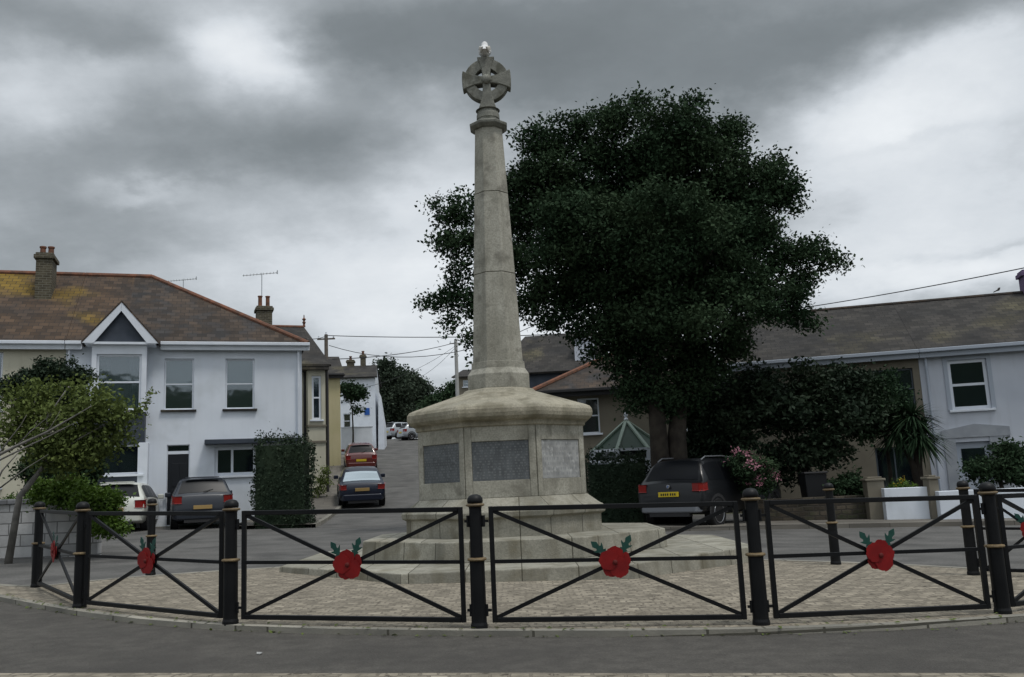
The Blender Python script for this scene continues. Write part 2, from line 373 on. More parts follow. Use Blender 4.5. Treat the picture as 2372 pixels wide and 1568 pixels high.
# cobbled island: near edge is a long curve, far edges run back to the monument
near_px = [(-520,1300),(-260,1338),(0,1390),(110,1412),(200,1428),(340,1446),(520,1460),(760,1469),(1110,1474),(1450,1474),(1760,1470),(2050,1460),(2371,1440),(2620,1412)]
near = [gnd(*p) for p in near_px]
far = [gnd(*p) for p in [(-520,1290),(-260,1330),(0,1366),(90,1367),(300,1345),(540,1328),(765,1315)]] + [Vector((-2.0,14.2,0)), Vector((2.2,14.0,0))] + \
      [gnd(*p) for p in [(1700,1303),(1925,1310),(2150,1320),(2371,1334),(2620,1356)]]
def resample(pts, n):
    d = [0]
    for a, b in zip(pts, pts[1:]): d.append(d[-1]+(Vector(b[:2])-Vector(a[:2])).length)
    out = []
    for i in range(n):
        t = d[-1]*i/(n-1); out.append((interp(t, d, [p[0] for p in pts]), interp(t, d, [p[1] for p in pts])))
    return out
NN = 60
nr_, fr_ = resample(near, NN), resample(far, NN)
mb = MB(); ks = 10
V = []
for a, b in zip(nr_, fr_):
    for k in range(ks+1):
        t = k/ks; x = a[0]+(b[0]-a[0])*t; y = a[1]+(b[1]-a[1])*t; V.append((x, y, G(x, y)+.045))
mb.add(V, [(i*(ks+1)+k, (i+1)*(ks+1)+k, (i+1)*(ks+1)+k+1, i*(ks+1)+k+1) for i in range(NN-1) for k in range(ks)])
structure(mb.build('cobbled_paving', 'setts'))
def offset(pts, d):
    out = []
    for i, p in enumerate(pts):
        a = Vector(pts[max(i-1, 0)]); b = Vector(pts[min(i+1, len(pts)-1)]); t = (b-a).normalized(); out.append((p[0]+t.y*d, p[1]-t.x*d))
    return out
ribbon('kerb_edging', offset(nr_, .045), offset(nr_, -.05), 'kerb_stone', .049, .07)
ribbon('kerb_edging', offset(fr_, -.10), offset(fr_, .04), 'kerb_stone', .05, .07)
nl_ = offset(nr_, .03)
ribbon('near_road', [(min(-34, nl_[0][0]), -14)]+[(x, -14) for x, y in nl_]+[(34, -14)], [(-34, nl_[0][1]-1)]+nl_+[(34, nl_[-1][1]-1)], 'asphalt_near', .004)
nk = [gnd(-300+i*250, 1564, 3) for i in range(13)]; nk2 = [gnd(-300+i*250, 1590, 3) for i in range(13)]
ribbon('opposite_kerb', [(p.x, p.y) for p in nk2], [(p.x, p.y) for p in nk], 'setts', .012, .02)
# loose grit, moss and leaf litter lying along the kerb joint
rng = np.random.default_rng(5); P = []
for i in range(320):
    j = rng.integers(8, NN-4); t = rng.uniform(0, 1); a = nr_[j]; b = nr_[j+1]
    x = a[0]+(b[0]-a[0])*t; y = a[1]+(b[1]-a[1])*t
    o = abs(rng.normal())*.05*(-1 if rng.uniform() < .6 else 1) + (-.05 if rng.uniform() < .6 else .07)
    P.append((x, y+o, G(x, y)+(.012 if o < -.045 else .056)))
o = leaf_mesh('moss_litter', np.array(P), .045, 'leaf_olive', None, rng, up_bias=3); o['kind'] = 'stuff'

# ------------------------------------------------------------------ monument
MX, MY = -.235, 14.0
mon = empty('war_memorial', (MX, MY, 0), 'tall tapering pale granite memorial topped by a wheel-head cross, on two octagonal steps', 'monument')
O8 = math.pi/8; K8 = 1/math.cos(math.pi/8)
def octa(mb, prof, n=8, dx=0): return mb.lathe([(r*K8, z) for r, z in prof], n, (MX+dx, MY, 0), O8)
def zat(py, r, px=1150):   # height of a photograph row at the near face of the monument, r in front of its axis
    return at(px, py, MY-r).z
g0 = -.05
octa(MB(), [(3.29, g0), (3.27, .205)], dx=.18).build('lower_step', 'granite_course', mon, bevel=.015)
octa(MB(), [(2.18, .20), (2.16, .47)], dx=.14).build('upper_step', 'granite_course', mon, bevel=.015)
z_pl = .465; zm = zat(1190, 1.45); 
octa(MB(), [(1.43, z_pl), (1.43, zat(1203, 1.45)), (1.49, zat(1198, 1.45)), (1.50, zat(1186, 1.45)), (1.46, zat(1179, 1.45)), (1.42, zat(1176,1.45)), (1.27, zat(1156, 1.3)), (1.25, zat(1153,1.25))]).build('plinth', 'granite_course', mon, bevel=.008)
zd0, zd1 = zat(1153, 1.24), zat(985, 1.24)
octa(MB(), [(1.20, zd0), (1.20, zd1)]).build('pedestal_die', 'granite', mon, bevel=.01)
# pier casings leave a shallow recess that holds each plaque
zp0, zp1 = zat(1113, 1.24), zat(1021, 1.24)
apo = 1.20; side = 2*1.24*math.tan(math.pi/8)
def face_xf(k, a):   # local x along the face, y inward, z up, origin on the face centre
    ang = -math.pi/2 + k*math.pi/4
    n = Vector((math.cos(ang), math.sin(ang), 0)); t = Vector((-n.y, n.x, 0))
    m = Matrix((t, -n, Vector((0, 0, 1)))).transposed().to_4x4(); m.translation = Vector((MX, MY, 0))+n*a; return m
hw = side/2
for k in range(8):
    pw = .405
    mb = MB(face_xf(k, 1.24)); e = .002
    mb.box(-hw+.012, -pw, 0, .06, zd0+.002, zd1-.002); mb.box(pw, hw-.012, 0, .06, zd0+.002, zd1-.002)
    mb.box(-pw+e, pw-e, 0, .06, zp1, zd1-.002); mb.box(-pw+e, pw-e, 0, .06, zd0+.002, zp0)
    mb.build('pier_casing', 'granite', mon, bevel=.006)
    mb = MB(face_xf(k, 1.24)); mb.box(-pw+.004, pw-.004, .018, .058, zp0+.004, zp1-.004)
    pl = mb.build('plaque', 'pale_plaque' if k in (1, 2) else 'slate_plaque', mon)
    if k == 1: pl['label'] = 'pale plaque'
    if k == 0: pl['label'] = 'dark slate plaque with rows of worn lettering'
# cap with rounded rim and sloping weathered top
zc = lambda py, r: zat(py, r)
octa(MB(), [(1.22, zc(987,1.26)), (1.27, zc(985,1.26)), (1.27, zc(974,1.27)), (1.34, zc(970,1.34)), (1.38, zc(963,1.38)), (1.39, zc(954,1.39)), (1.385, zc(945,1.38)), (1.355, zc(938,1.35)),
            (1.29, zc(934,1.29)), (.56, zc(904,.56)), (.53, zc(899,.53)), (.46, zc(896,.46))]).build('cap', 'granite_cap', mon, bevel=.006)
zs = lambda py, r: zat(py, r, 1135)
z_b0, z_b1 = zs(898,.45), zs(864,.45)
octa(MB(), [(.475, z_b0), (.475, z_b1), (.455, z_b1+.03), (.415, zs(851,.4)+.0), (.41, zs(835,.4))]).build('shaft_base', 'granite', mon, bevel=.008)
zsh0, zj1, zj2, zsh1 = zs(836,.4), zs(630,.3), zs(443,.25), zs(292,.22)
ztot = zsh1-zsh0
def rs(z): return .388+(.221-.388)*(z-zsh0)/ztot
for a, b in ((zsh0, zj1), (zj1, zj2), (zj2, zsh1)):
    octa(MB(), [(rs(a), a+.004), (rs(b), b-.004)]).build('shaft_block', 'granite', mon, bevel=.008)
z0 = zsh1
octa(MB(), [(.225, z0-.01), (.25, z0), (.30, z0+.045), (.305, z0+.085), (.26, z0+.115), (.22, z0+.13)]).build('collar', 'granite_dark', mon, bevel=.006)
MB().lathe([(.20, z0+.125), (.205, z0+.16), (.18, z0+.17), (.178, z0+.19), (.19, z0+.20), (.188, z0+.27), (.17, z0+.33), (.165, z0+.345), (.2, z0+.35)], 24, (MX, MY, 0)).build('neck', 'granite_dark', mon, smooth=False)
zc0 = z0+.345
# cross head
ccz = zs(183, .1); ar = .40
mb = MB()
def arm(ax, w0, w1, L_):   # flared arm from centre
    d = Vector((math.cos(ax), 0, math.sin(ax))); s_ = Vector((-d.z, 0, d.x)); c = Vector((MX, MY-.10, ccz))
    prof = [(t, w0+(w1-w0)*t**2.2) for t in (0, .25, .45, .6, .72, .82, .9, .97)]; endc = [(1.0, w1*.6), (1.012, 0)] if abs(math.cos(ax)) > .5 else [(.975, 0)]
    a_ = [c+d*(L_*t)-s_*w for t, w in prof]+[c+d*(L_*t)-s_*w for t, w in endc]; b_ = [c+d*(L_*t)+s_*w for t, w in endc[:-1][::-1]]+[c+d*(L_*t)+s_*w for t, w in prof[::-1]]
    mb.slab(a_+b_, (0, .20, 0))
arm(0, .06, .175, .40); arm(math.pi, .06, .175, .40); arm(math.pi/2, .06, .15, ar+.01); arm(-math.pi/2, .06, .16, (ccz-zc0)/.975)
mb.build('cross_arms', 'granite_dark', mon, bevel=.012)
mb = MB(); n = 48; ri, ro = .205, .372
V = []
for k in range(n):
    a = 2*math.pi*k/n
    for rr, yy in ((ri, -.078), (ro, -.078), (ro, .078), (ri, .078)): V.append((MX+rr*math.cos(a), MY+yy, ccz+rr*math.sin(a)))
mb.add(V, [(k*4+j, k*4+(j+1) % 4, ((k+1) % n)*4+(j+1) % 4, ((k+1) % n)*4+j) for k in range(n) for j in range(4)])
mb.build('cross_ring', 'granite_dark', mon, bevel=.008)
mb = MB(Matrix.Translation((MX, MY-.10, ccz)) @ Matrix.Rotation(R(90), 4, 'X')); mb.lathe([(.085, -.02), (.08, .02), (.05, .045), (.015, .055)], 16); mb.build('boss', 'granite_dark', mon, smooth=True)

# gull on the cross: facing away from us
gz = ccz+ar
gull = empty('gull', (MX-.01, MY, gz), 'white and buff gull perched on the very top of the stone cross', 'bird')
def loftx(rings, n=14):   # rings: (centre, rx, ry) along a bent axis, elliptical in the plane across the tangent
    mb = MB(); V = []
    for i, (c, rx, ry) in enumerate(rings):
        d = (Vector(rings[min(i+1, len(rings)-1)][0])-Vector(rings[max(i-1, 0)][0])).normalized()
        a = Vector((1, 0, 0)); b = d.cross(a).normalized()
        V += [Vector(c)+a*rx*math.cos(2*math.pi*k/n)+b*ry*math.sin(2*math.pi*k/n) for k in range(n)]
    m = len(rings)
    mb.add(V, [(i*n+k, i*n+(k+1) % n, (i+1)*n+(k+1) % n, (i+1)*n+k) for i in range(m-1) for k in range(n)]+[tuple(range(n))[::-1], tuple(range((m-1)*n, m*n))])
    return mb
gx, gy = MX-.01, MY
_n0 = len(COL.objects)
loftx([((gx,gy-.20,gz+.085),.012,.006),((gx,gy-.14,gz+.10),.035,.02),((gx,gy-.07,gz+.12),.068,.058),((gx,gy-.01,gz+.145),.084,.08),((gx,gy+.05,gz+.185),.078,.074),
       ((gx,gy+.085,gz+.235),.056,.052),((gx,gy+.095,gz+.27),.044,.042),((gx,gy+.105,gz+.30),.042,.042),((gx,gy+.115,gz+.325),.028,.028),((gx,gy+.12,gz+.34),.010,.012)]).build('gull_body', 'gull_white', gull, smooth=True)
for s_ in (-1, 1):
    loftx([((gx+s_*.022,gy-.24,gz+.085),.006,.01),((gx+s_*.042,gy-.12,gz+.115),.012,.035),((gx+s_*.060,gy-.03,gz+.155),.018,.05),((gx+s_*.05,gy+.05,gz+.195),.01,.025)]).build('wing', 'gull_grey', gull, smooth=True)
    MB().tube([(gx+s_*.025, gy+.0, gz-.002), (gx+s_*.025, gy+.0, gz+.10)], .006, 6).build('leg', 'gull_beak', gull)
MB().tube([(gx, gy+.14, gz+.30), (gx, gy+.20, gz+.292)], [.012, .003], 6).build('beak', 'gull_beak', gull)

for o in list(COL.objects)[_n0:]:      # gull built small: bring it to its real size about its feet
    for v in o.data.vertices: v.co = Vector((gx, gy, gz-.055)) + (v.co-Vector((gx, gy, gz)))*1.3
# ------------------------------------------------------------------ fence: bollards, panels, poppies
BP = {'a': (-5.98,11.35), 'b': (-4.41,9.2), 'c': (-2.48,7.85), 'd': (-.355,7.33), 'e': (1.82,7.18), 'f': (3.83,7.47), 'h': (5.01,10.3), 'i': (4.04,11.9), 'j': (-5.08,12.6)}
bollard = empty('bollard', (0,0,0), '', 'bollard', 'black bollards with gilt bands round the memorial')
MB().lathe([(.067,0),(.067,.03),(.061,.05),(.059,.51),(.061,.52)], 20).lathe([(.051,.548),(.050,.93),(.054,.945)], 20).build('post', 'black_paint', bollard, smooth=False)
MB().lathe([(.060,.521),(.074,.524),(.078,.533),(.074,.542),(.052,.547)], 24).build('gilt_band', 'gilt', bollard)
MB().lathe([(.054,.944),(.073,.950),(.076,.958),(.072,.966),(.055,.969)], 24).build('gilt_band', 'gilt', bollard)
MB().lathe([(.060,.971),(.064,.99),(.060,1.012),(.045,1.032),(.022,1.041),(.004,1.043)], 14).build('domed_cap', 'black_paint', bollard, smooth=True)
lab = {'a': 'black bollard at the far left end of the railing, beside the edge-on poppy', 'b': 'black bollard between the narrow left railing and the one with a half-hidden rear post',
       'c': 'black bollard in front of the dark hatchback, left of the wide railing', 'd': 'black bollard directly in front of the memorial centre, between two poppies',
       'e': 'black bollard in front of the parked black SUV', 'f': 'thick-looking black bollard nearest the right edge, overlapping a rear bollard',
       'h': 'rear black bollard just showing behind the right-hand front bollard', 'i': 'lone black bollard behind the right railing, left of the white wall', 'j': 'lone black bollard behind the left railing, by the white car'}
B = {}
for i, (k, (x, y)) in enumerate(BP.items()):
    o = bollard if i == 0 else copy_tree(bollard)
    o.location = (x, y, G(x, y)+.04); o['label'] = lab[k]; B[k] = Vector(o.location)
def panel(p, q, label, gap=.125, poppy=None, gapq=None):
    p = Vector(p); q = Vector(q); d = (q-p); d.z = 0; Lg = d.length; d.normalize(); sl_ = (q.z-p.z)/Lg
    gapq = gap if gapq is None else gapq
    root = empty('railing_panel', (p+q)/2, label, 'railing', 'black railing panels with crossed bars')
    def P(t, z): return p + d*t + Vector((0, 0, sl_*t+z))
    a, b = gap, Lg-gapq; z0, z1, zm_ = .065, .925, .512; w = .038
    mb = MB(); mb.bar(P(a, z0-w/2), P(a, z1+w/2), w, w); mb.bar(P(b, z0-w/2), P(b, z1+w/2), w, w)
    for z in (z0, z1): mb.bar(P(a+w/2, z), P(b-w/2, z), w, w)
    mb.build('frame', 'black_paint', root, bevel=.004)
    c = (a+b)/2; off = .003
    MB().bar(P(a+w/2, zm_), P(b-w/2, zm_), .030, .028).build('middle_rail', 'black_paint', root)
    for s_ in (0, 1):
        mb = MB(); mb.bar(P(a+w/2, z0+w/2 if s_ else z1-w/2), P(b-w/2, z1-w/2 if s_ else z0+w/2), .018 if s_ else .022, .03); mb.build('diagonal_bar', 'black_paint', root)
    nrm = Vector((d.y, -d.x, 0))      # towards the road
    ctr = P(c, (z0+z1)/2)
    x = Matrix((d, nrm, Vector((0, 0, 1)))).transposed().to_4x4(); x.translation = ctr
    mb = MB(x @ Matrix.Rotation(R(90), 4, 'X')); mb.lathe([(.085, -.02), (.09, 0), (.085, .02)], 24); mb.build('roundel', 'black_paint', root)
    for t, z in ((gap/2, .14), (gap/2, .83)):
        if gap < .2:
            for tt in (t, Lg-t):
                mb = MB(); mb.bar(P(tt-.03, z), P(tt+.04, z), .02, .02); mb.tube([P(tt, z-.045), P(tt, z+.045)], .014, 8); mb.build('hinge_bracket', 'black_paint', root)
    if poppy:
        pr = empty('poppy', ctr, poppy, 'poppy', 'large red poppies fixed to the railings')
        rnd = random.Random(poppy); ph = rnd.uniform(0, 6); mt = x @ Matrix.Rotation(rnd.uniform(-.25, .25), 4, 'Y')
        for k in range(5):       # overlapping petals, two behind and three in front
            ang = ph*.1+k*2*math.pi/5; ctr_ = .052 if k else .048; pr_ = .070 if k % 2 else .076; lay = .030+.0045*((k*2) % 5)
            pts = []
            for q in range(40):
                t = 2*math.pi*q/40; r_ = pr_*(1+.035*math.sin(7*t+ph+k)+.022*math.sin(13*t+k*2)+.015*math.sin(19*t))
                x_ = math.cos(ang)*ctr_+r_*math.cos(t)*1.0; z_ = math.sin(ang)*ctr_+r_*math.sin(t); pts.append((x_, lay+.10*(math.hypot(x_, z_)-.05)*(.4 if k % 2 else .15), z_))
            c_ = (math.cos(ang)*.02, lay, math.sin(ang)*.02); n_ = len(pts)
            mb = MB(mt); V = [c_]+pts+[(c_[0], c_[1]-.004, c_[2])]+[(p_[0], p_[1]-.004, p_[2]) for p_ in pts]
            mb.add(V, [(0, 1+q, 1+(q+1) % n_) for q in range(n_)]+[(n_+1, n_+2+(q+1) % n_, n_+2+q) for q in range(n_)]+[(1+q, n_+2+q, n_+2+(q+1) % n_, 1+(q+1) % n_) for q in range(n_)])
            mb.build('petal', 'poppy_red', pr)
        mb = MB(mt @ Matrix.Translation((0, .05, 0)) @ Matrix.Rotation(R(-90), 4, 'X')); mb.lathe([(.02, 0), (.018, .006), (.008, .011)], 14); mb.build('flower_centre', 'poppy_dark', pr)
        for s_, rot in ((-1, .62+rnd.uniform(-.2, .2)), (1, -.45+rnd.uniform(-.2, .2))):
            half = [(.012,0),(.012,.03),(.034,.05),(.018,.06),(.040,.088),(.05,.108),(.024,.095),(.016,.105),(.026,.135),(.018,.15),(.0,.175)]
            out = half+[(-a_, z_) for a_, z_ in half[::-1][1:]]
            Mx = mt @ Matrix.Translation((s_*.05, .026, .05)) @ Matrix.Rotation(-rot, 4, 'Y')
            mb = MB(Mx); mb.slab([(a_, 0, z_) for a_, z_ in out], (0, .006, 0)); mb.build('leaf', 'poppy_leaf', pr)
    return root
panel(B['a'], B['b'], 'narrow foreshortened black railing at the far left with an edge-on poppy', poppy='red poppy seen edge-on on the far left railing')
panel(B['b'], B['c'], 'black crossed railing in front of the white car and the hatchback', poppy='red poppy on the railing in front of the parked white car')
panel(B['c'], B['d'], 'wide black railing left of the central bollard, in front of the hill street', poppy='red poppy left of the central bollard, in front of the stone steps')
panel(B['d'], B['e'], 'wide black railing right of the central bollard, in front of the memorial', poppy='red poppy right of the central bollard, below the pale stone plinth')
panel(B['e'], B['f'], 'black crossed railing in front of the white garden wall', poppy='red poppy on the railing left of the white garden wall')
panel(B['f'], Vector((5.95,8.6,G(5.95,8.6)+.04)), 'front black railing cut off by the right edge, nearest the road')
panel(B['h'], Vector((6.1,9.65,G(6.1,9.65)+.04)), 'rear black railing cut off by the right edge, carrying a half-seen poppy', poppy='red poppy cut in half by the right edge of the view')

# ------------------------------------------------------------------ houses
class Facade:
    def __init__(s, px, Y, m, py=1100):
        p = at(px, py, Y); s.o = Vector((p.x, p.y, 0)); s.d = Vector((1, m, 0)).normalized(); s.n = Vector((-s.d.y, s.d.x, 0))   # n points away from us
        s.x = Matrix((s.d, s.n, Vector((0, 0, 1)))).transposed().to_4x4(); s.x.translation = s.o
    def uz(s, px, py, n=0):
        d = ray(px, py); o = s.o+s.n*n; t = (o-EYE).dot(s.n)/d.dot(s.n); p = EYE+d*t; q = p-s.o; return q.dot(s.d), p.z
    def rect(s, x0, x1, y0, y1, n=0):
        ya = (y0+y1)/2; xa = (x0+x1)/2
        return s.uz(x0, ya, n)[0], s.uz(x1, ya, n)[0], s.uz(xa, y1, n)[1], s.uz(xa, y0, n)[1]
    def mb(s): return MB(s.x)
def wall(mb, u0, u1, z0, z1, ops, dep=.16, n0=0):
    us = sorted({u0, u1, *[o[0] for o in ops], *[o[1] for o in ops]}); zs_ = sorted({z0, z1, *[o[2] for o in ops], *[o[3] for o in ops]})
    us = [u for u in us if u0 <= u <= u1]; zs_ = [z for z in zs_ if z0 <= z <= z1]
    for a, b in zip(us, us[1:]):
        for c, d in zip(zs_, zs_[1:]):
            mx, mz = (a+b)/2, (c+d)/2
            if any(o[0] < mx < o[1] and o[2] < mz < o[3] for o in ops): continue
            mb.poly([(a, n0, c), (b, n0, c), (b, n0, d), (a, n0, d)])
    for a, b, c, d in ops:
        mb.poly([(a,n0,c),(a,n0,d),(a,n0+dep,d),(a,n0+dep,c)]); mb.poly([(b,n0,c),(b,n0+dep,c),(b,n0+dep,d),(b,n0,d)])
        mb.poly([(a,n0,d),(b,n0,d),(b,n0+dep,d),(a,n0+dep,d)]); mb.poly([(a,n0,c),(a,n0+dep,c),(b,n0+dep,c),(b,n0,c)])
def shell(mb, u0, u1, z0, z1, D, n0=0):
    mb.poly([(u0,n0,z0),(u0,n0,z1),(u0,D,z1),(u0,D,z0)]); mb.poly([(u1,n0,z0),(u1,D,z0),(u1,D,z1),(u1,n0,z1)]); mb.poly([(u0,D,z0),(u0,D,z1),(u1,D,z1),(u1,D,z0)])
def window(f, root, r, bars=(.5,), mull=(), fr='white_upvc', gl='window_glass', sill='white_paint', cur=None, w=.055, n0=0, name='window'):
    a, b, c, d = r; e = .002; mb = f.mb(); y0, y1 = n0+.07, n0+.13
    mb.box(a+e, a+w, y0, y1, c+e, d-e); mb.box(b-w, b-e, y0, y1, c+e, d-e); mb.box(a+w, b-w, y0, y1, c+e, c+w); mb.box(a+w, b-w, y0, y1, d-w, d-e)
    for t in bars: z = c+(d-c)*t; mb.box(a+w, b-w, y0+.005, y1-.005, z-w*.4, z+w*.4)
    for t in mull: u = a+(b-a)*t; mb.box(u-w*.4, u+w*.4, y0+.007, y1-.007, c+w, d-w)
    wo = mb.build(name, fr, root, bevel=.006)
    g = f.mb(); g.box(a+w*.8, b-w*.8, n0+.098, n0+.104, c+w*.8, d-w*.8); g.build('pane', gl, wo)
    if sill: g = f.mb(); g.box(a-.09, b+.09, n0-.09, n0+.06, c-.07, c-.002); g.build('sill', sill, wo, bevel=.008)
    if cur:
        g = f.mb()
        if cur == 'sash_sky_panel': g.box(a+.01, b-.01, n0+.22, n0+.225, c+(d-c)*.47, d)  # pale panel standing in for the sky reflection on the upper sash
        elif cur == 'net': g.box(a+.01, b-.01, n0+.2, n0+.205, c, d)
        else:
            W = (b-a)*.30; k = 14
            for s0 in (a, b-W):
                V = [(s0+W*i/k, n0+.24+.025*math.sin(i*1.7), z) for z in (c, d) for i in range(k+1)]
                g.add(V, [(i, i+1, k+2+i, k+1+i) for i in range(k)])
        g.build('curtain_or_sky_panel', 'sash_sky_panel' if cur == 'sash_sky_panel' else 'curtain_or_sky_panel', wo)
    # dark room behind
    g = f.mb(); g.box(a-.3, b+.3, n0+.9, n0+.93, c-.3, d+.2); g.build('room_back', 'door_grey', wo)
    return wo
def roofslab(f, pts, mname, root, th=.10, name='roof'):
    mb = f.mb(); a, b, c = Vector(pts[0]), Vector(pts[1]), Vector(pts[2]); n = (b-a).cross(c-a).normalized()
    if n.z < 0: n = -n
    mb.slab([Vector(p) for p in pts], -n*th); return mb.build(name, mname, root)
def ridge(f, p, q, root, r=.10, m='terracotta', name='ridge_tiles'):
    mb = f.mb(); mb.tube([p, q], r, 8); return mb.build(name, m, root)
def gutter(f, u0, u1, z, n, root, m='white_paint', down=None):
    mb = f.mb(); mb.box(u0, u1, n-.12, n, z-.06, z+.05); mb.box(u0, u1, n+.001, n+.03, z-.22, z+.02); g = mb.build('gutter', m, root, bevel=.02)
    if down:
        mb = f.mb(); mb.tube([(down[0], n+.12, z-.1), (down[0], n+.17, down[1])], .04, 8); mb.build('downpipe', m if len(down) < 3 else down[2], root)
def chimney(mb0, f, root, u, n, z0, z1, w, dpt, pots=2, m='chimney_stone', pm='terracotta', ph=.35):
    mb = f.mb(); mb.box(u-w/2, u+w/2, n-dpt/2, n+dpt/2, z0, z1-.22); mb.box(u-w/2-.07, u+w/2+.07, n-dpt/2-.07, n+dpt/2+.07, z1-.22, z1-.08); mb.box(u-w/2-.02, u+w/2+.02, n-dpt/2-.02, n+dpt/2+.02, z1-.08, z1)
    c = mb.build('chimney', m, root, bevel=.015)
    for i in range(pots):
        uu = u+(i-(pots-1)/2)*w*.5; mb = f.mb(); mb.lathe([(.11, z1-.01), (.12, z1+.05), (.095, z1+.08), (.09, z1+ph-.06), (.115, z1+ph-.05), (.115, z1+ph)], 12, (uu, n, 0)); mb.build('chimney_pot', pm, c)
    return c

# --- left terrace: white end house and cream neighbour
fL = Facade(700, 31, .33)
uR = 0; u_mid = fL.uz(150, 900)[0]; uL = fL.uz(-330, 900)[0]
ze = fL.uz(500, 797)[1]; DL = 7.5; zr = fL.uz(200, 640, DL/2+.2)[1]
zb = -.4
hA = empty('end_of_terrace_house', fL.x @ Vector((u_mid/2, 0, .2)), 'white rendered end-of-terrace house with a gabled grey box bay and lichened hipped roof', 'house', 'houses round the square')
hB = empty('terraced_house', fL.x @ Vector(((u_mid+uL)/2, 0, .2)), 'cream rendered terraced house partly hidden behind the leafy tree at the left edge', 'house', 'houses round the square')
w1 = fL.rect(380, 449, 828, 948); w2 = fL.rect(522, 589, 833, 948); w1 = (w1[0], w1[1], w2[2]*.5+w1[2]*.5, w1[3]*.5+w2[3]*.5); w2 = (w2[0], w2[1], w1[2], w1[3])
dr = fL.rect(385, 438, 1030, 1215); bw = fL.rect(497, 640, 1034, 1100)
bayr = fL.rect(205, 341, 800, 1200)
mb = fL.mb(); wall(mb, u_mid, uR, zb, ze, [w1, w2, dr, bw]); shell(mb, u_mid+.01, uR, zb, ze, DL); mb.build('wall', 'white_render', hA)
window(fL, hA, w1, sill='slate_dark', cur='sash_sky_panel'); window(fL, hA, w2, sill='slate_dark', cur='sash_sky_panel')
window(fL, hA, bw, bars=(), mull=(.28, .64), cur=None, gl='dark_glass', w=.1)
# flat canopy over the ground-floor window
c0, c1, cz0, cz1 = fL.rect(474, 700, 1017, 1028); mb = fL.mb(); mb.box(c0, uR-.05, -.45, -.002, cz0, cz1); mb.build('canopy', 'grey_panel', hA, bevel=.02)
# door
a, b, c, d = dr; tz = fL.uz(410, 1048)[1]; e = .003
mb = fL.mb(); mb.box(a+e, b-e, .06, .12, tz-.05, tz+.05); mb.box(a+e, a+.028, .06, .12, c, tz-.05); mb.box(b-.028, b-e, .06, .12, c, tz-.05); mb.box(a+e, a+.028, .06, .12, tz+.05, d-e); mb.box(b-.028, b-e, .06, .12, tz+.05, d-e); mb.box(a+.028, b-.028, .06, .12, d-.028, d-e)
df = mb.build('door_frame', 'white_upvc', hA)
mb = fL.mb(); mb.box(a+.028, b-.028, .08, .105, tz+.05, d-.028); mb.build('fanlight', 'dark_glass', hA)
mb = fL.mb(); mb.box(a+.030, b-.030, .07, .115, c, tz-.055)
for uu in (a+.16, (a+b)/2+.05):
    for zz in (tz-1.1, tz-1.95): mb.box(uu, uu+.24, .055, .069, zz, zz+.75)
do = mb.build('door', 'door_black', hA, bevel=.006)
mb = fL.mb(); mb.tube([(b-.16, .06, tz-1.2), (b-.16, .02, tz-1.2)], .03, 8); mb.build('door_handle', 'aluminium', do)
# box bay with gable
bu0, bu1 = fL.uz(210, 900, -.6)[0], fL.uz(338, 900, -.6)[0]; bzt = fL.uz(275, 797, -.6)[1]; bN = -.6
ru = fL.rect(222, 327, 820, 950, bN); rl = fL.rect(222, 326, 1030, 1099, bN)
mb = fL.mb(); wall(mb, bu0, bu1, ru[2]-.06, bzt, [ru], n0=bN); mb.poly([(bu0,bN,ru[2]-.06),(bu0,bN,bzt),(bu0,-.002,bzt),(bu0,-.002,ru[2]-.06)]); mb.poly([(bu1,bN,ru[2]-.06),(bu1,-.002,ru[2]-.06),(bu1,-.002,bzt),(bu1,bN,bzt)])
bay = mb.build('bay', 'white_paint', hA)
mb = fL.mb(); wall(mb, bu0+.01, bu1-.02, zb, ru[2]-.06, [rl], n0=bN+.015)
for u in (bu0+.01, bu1-.02): mb.poly([(u,bN+.015,zb),(u,bN+.015,ru[2]-.06),(u,-.002,ru[2]-.06),(u,-.002,zb)])
mb.build('bay_cladding', 'grey_panel', hA)
mb = fL.mb(); mb.box(bu1-.20, bu1+.10, bN-.01, -.002, zb, rl[3]+.05); mb.build('bay_pier', 'white_paint', hA, bevel=.01)
window(fL, hA, ru, bars=(.5,), mull=(), n0=bN, cur='drape', sill='white_paint', w=.07)
window(fL, hA, rl, bars=(), mull=(), n0=bN+.01, gl='dark_glass', sill='white_upvc', w=.06)
ga = fL.uz(279, 699, bN-.15); gl_ = fL.uz(188, 790, bN-.15); gr_ = fL.uz(368, 795, bN-.15)
gu = ga[0]; hwid = (gr_[0]-gl_[0])/2; gu = (gr_[0]+gl_[0])/2; gzb = (gl_[1]+gr_[1])/2; gzt = ga[1]
mb = fL.mb(); mb.slab([(gu-hwid+.25, bN-.02, gzb+.02), (gu+hwid-.25, bN-.02, gzb+.02), (gu, bN-.02, gzt-.22)], (0, 4.2, 0)); mb.build('gable_infill', 'grey_panel', hA)
for s_ in (-1, 1):
    mb = fL.mb(); p0 = Vector((gu+s_*(hwid), 0, gzb-.03)); p1 = Vector((gu, 0, gzt)); dd = (p1-p0).normalized(); nn = Vector((0, -1, 0)).cross(dd)
    if nn.z > 0: nn = -nn
    q = [p0, p1, p1+Vector((0, 0, -.30)), p0+Vector((-s_*.36, 0, 0))]
    mb.slab([(v.x+s_*.002, bN-.17, v.z) for v in q], (0, .05, 0)); mb.build('bargeboard', 'white_paint', hA)
    mb = fL.mb(); up_ = Vector((0, 0, .05)); mb.slab([(p0.x, bN-.18, p0.z+.05), (p1.x, bN-.18, p1.z+.05), (p1.x, 3.6, p1.z+.05), (p0.x, 3.6, p0.z+.05)], (0, 0, -.07)); mb.build('gable_roof', 'slate_brown', hA)
